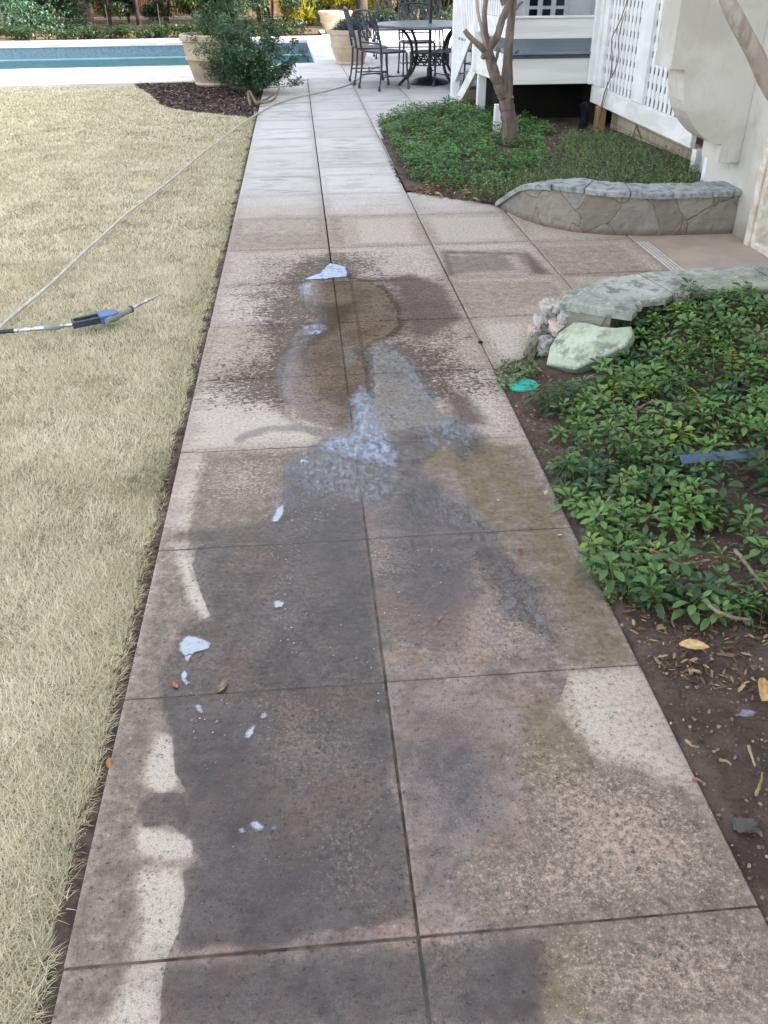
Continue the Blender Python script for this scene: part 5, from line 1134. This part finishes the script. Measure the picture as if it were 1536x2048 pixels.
for i in range(1500):
    a, el = r.uniform(0, 6.3), r.uniform(.25, 1.5); ln = r.uniform(.12, .25); d = np.array([cos(a)*cos(el), sin(a)*cos(el), sin(el)]); q = np.array([cos(a)*.12*r.random(), sin(a)*.12*r.random(), 0])
    v, f = tri_tube(q, q+d*ln, .005, .002); A.add(v, f, r.random()*.8)
A.build('spikes', mat_leaf('lavender_leaf', C('#59645f'), C('#8a9598'), C('#b0b5b8'), .7, .15), lv)

# ------------------------------------------------------------------ patio furniture
M_iron = mat('cast_aluminium', C('#3a4250'), C('#2c323e'), 25, .42, .15, 90, .001, .5)
M_irond = mat('dark_iron', C('#22262d'), C('#171a20'), 25, .45, .15, 90, .001, .5)
def scroll(b, c, r, a0, a1, plane, rad, turns=.6):
    pts = []
    for i in range(15):
        f = i/14; a = a0+(a1-a0)*f; rr = r*(1-turns*f); pts.append(plane(c[0]+cos(a)*rr, c[1]+sin(a)*rr))
    b.tube(pts, [rad*(1-.4*i/14) for i in range(15)], 5)
def chair(label, x, y, rz, W=.46, D=.46, arms=False, name='patio_chair', cat='chair', n_scr=3):
    t = thing(name, label, cat, (x, y, .004), rz)       # faces local +Y
    hw = W/2
    b = MB(); S = []; nx = 13
    seatp = [(-hw+.01, -.19), (-hw-.01, .0), (-hw+.0, .17), (-hw+.05, .225), (0, .245), (hw-.05, .225), (hw, .17), (hw+.01, .0), (hw-.01, -.19)]
    b.prism(seatp, 2, .425, .447); b.build('seat', M_iron, t)
    def bp(u, v): return (u, -.20-.11*max(0, (v-.45)/.45)**1.3-.0, v)
    b = MB()
    for s in (-1, 1): b.tube([bp(s*hw, .44), bp(s*hw, .6), bp(s*(hw-.005), .75), bp(s*(hw-.015), .89)], [.016, .015, .014, .013], 8)
    b.tube([bp(-hw+.015, .885), bp(-hw*.5, .905), bp(0, .912), bp(hw*.5, .905), bp(hw-.015, .885)], .014, 8)
    b.tube([bp(-hw, .54), bp(hw, .54)], .010, 6); b.build('back_frame', M_iron, t, True)
    b = MB()
    for k in range(n_scr):
        cx_ = -hw+W*(k+.5)/n_scr; r_ = W/n_scr*.5
        scroll(b, (cx_-r_*.3, .80), r_*.85, -.5, 4.6, bp, .010); scroll(b, (cx_+r_*.3, .65), r_*.85, 2.6, 7.6, bp, .010); scroll(b, (cx_, .73), r_*.6, 0, 5.5, bp, .009)
        b.tube([bp(cx_-r_*.9, .56), bp(cx_-r_*.2, .70), bp(cx_+r_*.2, .78), bp(cx_+r_*.8, .88)], .010, 5); b.tube([bp(cx_+r_*.9, .56), bp(cx_+r_*.2, .68), bp(cx_-r_*.5, .80), bp(cx_-r_*.7, .88)], .010, 5)
    b.build('back_scrollwork', M_iron, t, True)
    for sx in (-1, 1):
        for sy in (-1, 1):
            yb = .20 if sy > 0 else -.19; lean_ = .03 if sy > 0 else -.05; b = MB()
            b.tube([(sx*hw*.97, yb, .43), (sx*hw*1.0, yb+lean_*.2, .25), (sx*hw*1.02, yb+lean_*.8, .06), (sx*hw*1.03, yb+lean_, .04)], [.015, .013, .011, .011], 8)
            b.lathe([(.010, .0), (.019, .006), (.021, .022), (.015, .036), (.012, .046), (.017, .052), (.012, .060)], 10, (sx*hw*1.03, yb+lean_, 0)); b.build('leg', M_iron, t, True)
    b = MB()
    for sx in (-1, 1): b.tube([(sx*hw, -.22, .16), (sx*hw, .22, .16)], .008, 6)
    b.tube([(-hw, .0, .16), (hw, .0, .16)], .008, 6); scroll(b, (0, .19), .04, 0, 6.28, lambda u, v: (u, 0.0, v-.03), .005, 0); b.build('stretcher', M_iron, t, True)
    if arms:
        for sx in (-1, 1):
            b = MB(); b.tube([(sx*hw, -.26, .70), (sx*(hw+.02), -.1, .68), (sx*(hw+.03), .1, .67), (sx*(hw+.03), .22, .655), (sx*(hw+.03), .25, .62), (sx*(hw+.03), .22, .60)], [.013, .015, .016, .015, .012, .009], 8); b.tube([(sx*(hw+.02), .18, .66), (sx*(hw+.01), .14, .56), (sx*hw, .19, .45)], .011, 7); b.build('armrest', M_iron, t, True)
    return t
def face(x, y, tx, ty): return math.atan2(ty-y, tx-x)-pi/2
TC = (1.80, 13.12)
chair('dark metal chair nearest, at the left of the round table, scrolled back turned this way', 1.13, 12.62, face(1.13, 12.62, 1.80, 13.0))
chair('dark metal chair behind and left of the nearest one, beside the hose', .98, 13.28, face(.98, 13.28, 1.9, 13.35))
chair('dark metal chair tucked at the right of the table next to the white stair newel', 2.12, 12.62, face(2.12, 12.62, 1.84, 13.3))
chair('dark metal armchair on the far right side of the round table', 2.55, 13.75, face(2.55, 13.75, 1.8, 13.1), arms=True)
chair('dark metal armchair on the far side of the table facing the camera', 1.75, 14.15, face(1.75, 14.15, 1.8, 13.1), arms=True)
chair('long dark metal bench with scrolled back standing on the far patio', 1.95, 16.9, pi, W=1.15, D=.5, arms=True, name='patio_bench', cat='bench', n_scr=6)
tb = thing('patio_table', 'large round grey metal patio table with bowed legs and a lattice shelf', 'table', (TC[0], TC[1], .004))
b = MB(); b.lathe([(.70, .69), (.745, .692), (.752, .70), (.752, .716), (.745, .722), (.02, .722)], 64); b.build('tabletop', mat('tabletop_metal', C('#6d7a86'), C('#5c6874'), 14, .35, .2, 80, .001, .5), tb, True)
for k in range(4):
    a = pi/4+k*pi/2-.25; ca, sa = cos(a), sin(a); pr = [(.50, .68), (.40, .62), (.31, .50), (.27, .36), (.30, .22), (.40, .10), (.52, .01)]
    b = MB(); P_ = curve_interp([(r_*ca, r_*sa, z) for r_, z in pr], 18)
    for i in range(17): b.bar(P_[i], P_[i+1]+(P_[i+1]-P_[i])*.1, .028, .035, (-sa, ca, 0.001), .004)
    b.build('leg', M_irond, tb)
b = MB()
for k in range(16):
    a0, a1 = 2*pi*k/16, 2*pi*(k+1)/16; R_ = .27
    p0 = Vector((R_*cos(a0), R_*sin(a0), 0)); p1 = Vector((R_*cos(a1), R_*sin(a1), 0))
    for (za, zb) in ((.24, .38), (.38, .24)): b.bar(p0+Vector((0, 0, za)), p1+Vector((0, 0, zb)), .008, .018)
    for z in (.24, .31, .38): b.bar(p0+Vector((0, 0, z)), p1+Vector((0, 0, z)), .010, .014)
b.lathe([(.27, .375), (.27, .385), (.02, .385)], 32); b.build('lattice_shelf', M_irond, tb)
ub = thing('umbrella', 'closed patio umbrella, only its dark pole standing through the table on a domed base', 'umbrella', (TC[0], TC[1]-.02, .004))
b = MB(); b.lathe([(.27, 0), (.275, .012), (.24, .04), (.15, .07), (.05, .085), (.04, .09), (.035, .2), (.02, .2)], 40); b.build('base', M_irond, ub, True)
b = MB(); b.tube([(0, 0, .09), (0, 0, 2.5)], .021, 12); b.lathe([(.012, 0), (.02, .008), (.012, .016)], 8, (.04, -.02, .15)); b.build('pole', M_irond, ub, True)
b = MB(); b.lathe([(.03, 1.08), (.075, 1.16), (.10, 1.5), (.085, 2.0), (.04, 2.42), (.01, 2.46)], 16); b.build('folded_canopy', mat('umbrella_canvas', C('#2b3038'), C('#20242b'), 8, .9, .3), ub, True)

# ================================================================== HOSE, WASHER GUN AND SMALL THINGS
def onlawn(px, py, z=.03): p = G(px, py, z); return (float(p[0]), float(p[1]), z)
b = MB(); hp = [(-40, 700), (0, 653), (45, 615), (100, 570), (160, 512), (250, 430), (330, 370), (400, 310), (440, 280), (480, 250)]
pts = [onlawn(x, y, .028)+(.0082,) for x, y in hp]+[onlawn(x, y, .012)+(.0082,) for x, y in ((520, 224), (550, 208), (590, 195), (640, 185), (680, 175), (702, 167), (722, 154), (740, 140), (765, 128))]
P_ = curve_interp(pts, 150); b.tube([tuple(p[:3]) for p in P_], [p[3] for p in P_], 10)
tag(b.build('hose', mat('hose_rubber', C('#c2bfb8'), C('#aba8a2'), 20, .5, .1), smooth=True), 'long grey hose curving over the lawn and across the walk to the chairs', 'hose')
gun = thing('washer_gun', 'blue pressure washer gun with steel couplings lying on the straw lawn', 'pressure washer gun', onlawn(190, 640, .03))
ga = Vector(onlawn(0, 664, .03)); gb = Vector(onlawn(145, 650, .03)); gc = Vector(onlawn(232, 633, .035)); gd = Vector(onlawn(262, 618, .034)); ge = Vector(onlawn(318, 590, .034)); g0 = Vector(gun.location)
M_steel = mat('coupling_steel', C('#c9cbce'), C('#a9acb0'), 30, .25, .1, metal=.9); M_blue = mat('blue_plastic', C('#4a6ea6'), C('#3d5f92'), 12, .35, .05); M_blk = mat('black_grip', C('#3a434f'), C('#2b323c'), 12, .5, .1); M_gry = mat('grey_sleeve', C('#8d8f8a'), C('#777a75'), 12, .5, .1)
d1 = (gb-ga)
def on(f): return ga+d1*f-g0
b = MB(); b.tube([on(-.3), on(.0), on(.19)], [.009, .009, .010], 10); b.build('supply_hose', M_blk, gun, True)
b = MB(); b.tube([on(.18), on(.24), on(.26), on(.33), on(.35), on(.42), on(.43), on(.47), on(.48), on(.60), on(.62)], [.008, .010, .007, .007, .011, .011, .007, .007, .012, .012, .010], 8); b.tube([on(.83), on(.87), on(.88), on(.93), on(.94), on(1.0)], [.012, .012, .008, .008, .010, .008], 6); b.build('coupling', M_steel, gun)
b = MB(); b.tube([on(.60), on(.62), on(.80), on(.83)], [.010, .015, .015, .012], 12); b.build('swivel_sleeve', M_gry, gun, True)
d2 = (gc-gb); sd2 = Vector((-d2.y, d2.x, 0)).normalized(); L2 = d2.length; u2 = d2.normalized()
def o2(a, s_, z=0): return gb-g0+u2*a+sd2*s_+Vector((0, 0, z))
b = MB(); th = .014
def pl(poly, z0, z1): 
    n = len(poly); V = [o2(a, s_, z0) for a, s_ in poly]+[o2(a, s_, z1) for a, s_ in poly]; b.add(V, [tuple(range(n))[::-1], tuple(range(n, 2*n))]+[(i, (i+1) % n, (i+1) % n+n, i+n) for i in range(n)])
pl([(0, -.016), (.15, -.016), (.15, -.001), (0, -.001)], -th, th)
pl([(0, -.0005), (.012, -.0005), (.012, .050), (.004, .046)], -th, th); pl([(.0125, .038), (.125, .044), (.125, .058), (.02, .052)], -th, th)
b.build('trigger_guard', M_blk, gun)
b = MB(); pl([(.125, -.022), (.185, -.022), (.215, .0), (.215, .03), (.18, .062), (.1255, .060)], -.017, .019); b.build('gun_body', M_blue, gun)
b = MB(); pl([(.05, .004), (.11, .004), (.12, .03), (.105, .032), (.06, .016)], -.006, .006); b.build('trigger', M_blk, gun)
b = MB(); q0 = gc-g0+Vector((0, 0, 0)); q1 = gd-g0+Vector((0, 0, .0)); dd = (q1-q0)
b.tube([q0-dd*.6, q0, q0+dd*.9], [.013, .016, .016], 12); b.build('lance_grip', M_gry, gun, True)
b = MB(); b.tube([q0+dd*.9, q0+dd*1.0], [.018, .018], 12); b.build('collar', M_blk, gun, True)
b = MB(); q2 = ge-g0; d3 = q2-q1; b.tube([q1, q1+d3*.15, q1+d3*.5, q1+d3*.51, q1+d3*.62, q1+d3*.63, q1+d3*.75, q1+d3*.76, q2], [.006, .009, .006, .010, .010, .007, .010, .006, .004], 8); b.build('nozzle', M_steel, gun)

# turquoise valve lid, plastic strip, fern
lc = G(1048, 771, .012); lid = thing('valve_lid', 'round turquoise plastic valve lid on the soil beside the slab corner', 'lid', (float(lc[0]), float(lc[1]), .012))
M_tq = mat('turquoise_plastic', C('#2fae9b'), C('#279784'), 20, .45, .15, 90, .001)
b = MB(); b.lathe([(.056, -.02), (.058, .0), (.056, .006), (.050, .008), (.048, .005), (.038, .005), (.036, .009), (.032, .009), (.030, .005), (.01, .005)], 40); b.build('lid_disc', M_tq, lid, True)
b = MB(); b.lathe([(.009, .005), (.009, .010), (.004, .011)], 12); b.build('centre_knob', M_tq, lid, True)
b = MB(); z_ = .105; a_ = Vector(tuple(G(1362, 920, z_))); c_ = Vector(tuple(G(1530, 905, z_))); b.bar(a_, c_, .035, .006, (0, -.5, 1), .002)
tag(b.build('edging_strip', mat('slate_blue_plastic', C('#4a5a75'), C('#3c4a62'), 12, .35, .1)), 'slate blue plastic strip half buried in the near ground cover', 'strip')
b = MB(); b.tube([tuple(G(1070, 700, .02)), tuple(G(1075, 705, .022))], .01, 6)
M_fern = mat_leaf('fern_leaf', C('#55762c'), C('#9aa83a'), C('#d0c050'), .5, .4)
for k, (px, py, rz, L_, lab) in enumerate([(1462, 770, 1.3, .16, 'yellow green fern frond standing up at the right of the near bed'), (1468, 745, 2.4, .13, 'small fern frond leaning left over the ground cover'), (1400, 815, 3.4, .13, 'pale fern frond lying flat among the leaves')]):
    q = G(px, py, .11); A = Inst(); v_, f_ = leaf_tpl(.034, .012, True, .1, .2, 3)
    for i in range(14):
        f = i/13; c_ = np.array([f*L_, 0, .06*sin(f*2.4)])
        for s_ in (-1, 1): A.add(v_@rotm(s_*1.15, .1).T*(1-f*.8)*1.1+c_, f_, .3+.5*random.random())
    v2, f2 = tri_tube((0, 0, 0), (L_, 0, .035), .0016, .0006); A.add(v2, f2, .5)
    o = A.build('fern', M_fern); o.location = (float(q[0]), float(q[1]), .12); o.rotation_euler = (0, -.25, rz); tag(o, lab, 'fern')

# strip drain across the entrance walk
dg = thing('drain_grate', 'narrow ribbed strip drain set across the entrance walk', 'drain', (2.0, 4.75, 0))
b = MB(); b.box(-.045, .045, -.52, .30, -.03, .0025); b.build('channel', mat('drain_metal', C('#9a928a'), C('#857d75'), 20, .5, .2), dg)
b = MB()
for i in range(4): b.box(-.036+i*.02, -.026+i*.02, -.51, .29, .003, .006)
b.build('ribs', mat('drain_rib', C('#c9c4bb'), C('#b3ada3'), 20, .5, .2), dg)

# single dead leaves
def dead_leaf(px, py, L_, W_, rz, cols, label, z=.006, curl=.5, lobed=False, tilt=.0):
    n = 14; q = G(px, py, z); t = np.linspace(0, 1, n+1); pf = np.sin(t**.9*pi)**.75; pf[0] = .03; pf[-1] = .02
    if lobed: pf = pf*(1+.42*np.sin(t*pi*7))
    V = []; F = []
    for i in range(n+1):
        for j in range(-3, 4):
            s_ = j/3; w_ = W_/2*pf[i]*s_; V.append((L_*(t[i]-.5), w_, curl*abs(s_)**1.6*W_*.35*pf[i]+.12*L_*curl*(t[i]-.5)**2+.02*L_*sin(i*2.1+j)*.3))
    for i in range(n):
        for j in range(6): F.append((i*7+j, i*7+j+1, (i+1)*7+j+1, (i+1)*7+j))
    m = mat('dead_leaf', C(cols[0]), C(cols[1]), 60, .75, .3, 200, .001); o = mesh_obj('fallen_leaf', np.array(V), F, m, smooth=True)
    o.location = (float(q[0]), float(q[1]), z); o.rotation_euler = (tilt, tilt*.5, rz); tag(o, label, 'leaf')
    sm = o.modifiers.new('thickness', 'SOLIDIFY'); sm.thickness = .0006
TAN = ('#b5764a', '#8d5a36'); PAL = ('#c9b58f', '#a89068'); PUR = ('#7d6068', '#5c464c'); GRY = ('#8b8290', '#6b6471')
dead_leaf(350, 1370, .026, .011, 2.2, TAN, 'orange brown leaf on the wet left slab beside the foam squiggle')
dead_leaf(445, 1372, .045, .022, 1.2, ('#8b7f6a', '#5d5347'), 'twisted grey leaf lying across the long joint on the left')
dead_leaf(880, 1236, .026, .008, 1.1, TAN, 'narrow orange leaf sliver on the right wet slab')
dead_leaf(1042, 1105, .030, .018, 2.2, ('#8a5f4e', '#5f4136'), 'curled reddish brown leaf on the right slab near the dry streak', curl=1.4)
dead_leaf(1120, 1070, .018, .007, .2, PAL, 'tiny pale leaf on the olive slab by the bed')
dead_leaf(996, 1000, .012, .006, 2, PAL, 'pale crumb of leaf on the olive slab')
dead_leaf(218, 1525, .030, .012, 1.7, TAN, 'tan leaf on the left edge of the walk over the gap')
dead_leaf(1388, 1292, .075, .032, -.15, ('#d2b78a', '#b39466'), 'large straw coloured holed leaf on bare soil right of the walk', z=.03, curl=.6, tilt=.15)
dead_leaf(1530, 1385, .085, .055, .9, ('#d9bd86', '#b5925a'), 'big folded golden leaf cut by the right edge of the view', z=.05, curl=1.1, tilt=.3)
dead_leaf(1495, 1428, .040, .02, .1, GRY, 'bluish grey curled leaf below the golden leaf', z=.045)
dead_leaf(1352, 1165, .065, .035, -.2, PUR, 'purple brown lobed oak leaf under the feathery weeds', z=.05, lobed=True)
dead_leaf(1440, 1178, .04, .028, .6, PUR, 'small purple grey leaf right of the lobed oak leaf', z=.06)
dead_leaf(1283, 737, .06, .022, .1, ('#a88b6a', '#86694a'), 'light tan leaf in the gap behind the fallen slab', z=.07, curl=.9)
dead_leaf(1500, 860, .06, .03, .4, ('#8d5a4a', '#6b4438'), 'reddish leaf deep in the near ground cover', z=.11)
dead_leaf(1165, 318, .05, .03, .7, ('#c08a4a', '#946433'), 'orange leaf among weeds in the back bed', z=.12)
dead_leaf(940, 372, .09, .05, .5, ('#a8673c', '#7e4a2c'), 'rust coloured leaf at the front of the back bed', z=.03)
dead_leaf(935, 386, .07, .03, -.2, PAL, 'pale tan leaf below the rust coloured leaf in the back bed', z=.02)
dead_leaf(1092, 985, .028, .012, 1.0, PAL, 'pale dried leaf tip hanging over the slab edge by the bed', z=.04)
dead_leaf(1395, 1560, .022, .008, -.6, ('#a0705c', '#7c5444'), 'small pinkish chip on the soil near the slab edge')
rock('soil_clod', (.742, 3.56, .004), (.009, .009, .006), 5, M_dirt, 'dark lump of dirt on the joint near the top right slab', 'clod')
# twigs and roots over the near bed
b = MB(); r_ = random.Random(9)
for pts in ([(1470, 1100), (1500, 1140), (1536, 1180)], [(1270, 820), (1310, 800), (1390, 815)], [(1330, 865), (1365, 850), (1385, 870)], [(1440, 680), (1480, 670), (1536, 700)], [(1390, 1180), (1440, 1230), (1500, 1240)], [(1300, 1100), (1360, 1130), (1420, 1120)]):
    P_ = [tuple(G(x, y, .075))+(.006-.0012*i,) for i, (x, y) in enumerate(pts)]; limb(b, P_, 14, 6, .003, r_.randint(0, 99))
tag(b.build('twig_scatter', M_twig, smooth=True), 'pale grey twigs and surface roots lying through the near ground cover', 'twigs', kind='stuff')
M_root = mat('yellow_root', C('#a18e66'), C('#80704e'), 30, .7, .2)
for i, (pts, lab) in enumerate([([(1497, 1492), (1503, 1512), (1510, 1532)], 'short yellow root piece standing out on the bare soil'), ([(1372, 1480), (1384, 1492), (1398, 1494)], 'pale bent root fragment on the soil beside the slab'), ([(1440, 1520), (1455, 1522), (1462, 1530)], 'pale crooked twig bit on the soil'), ([(1512, 1590), (1522, 1565), (1524, 1545)], 'whitish forked root bit near the right edge')]):
    b = MB(); P_ = [tuple(G(x, y, .022))+(.0035-.0008*k,) for k, (x, y) in enumerate(pts)]; limb(b, P_, 10, 6, .001, i); tag(b.build('root_bit', M_root, smooth=True), lab, 'root')
rock('flat_stone', (float(G(1490, 1655, .0)[0]), float(G(1490, 1655, .0)[1]), .008), (.024, .018, .005), 3, mat('slate', C('#57524e'), C('#46423e'), 20, .7, .3), 'dark flat slate piece half sunk in the soil by the slab edge', 'stone')
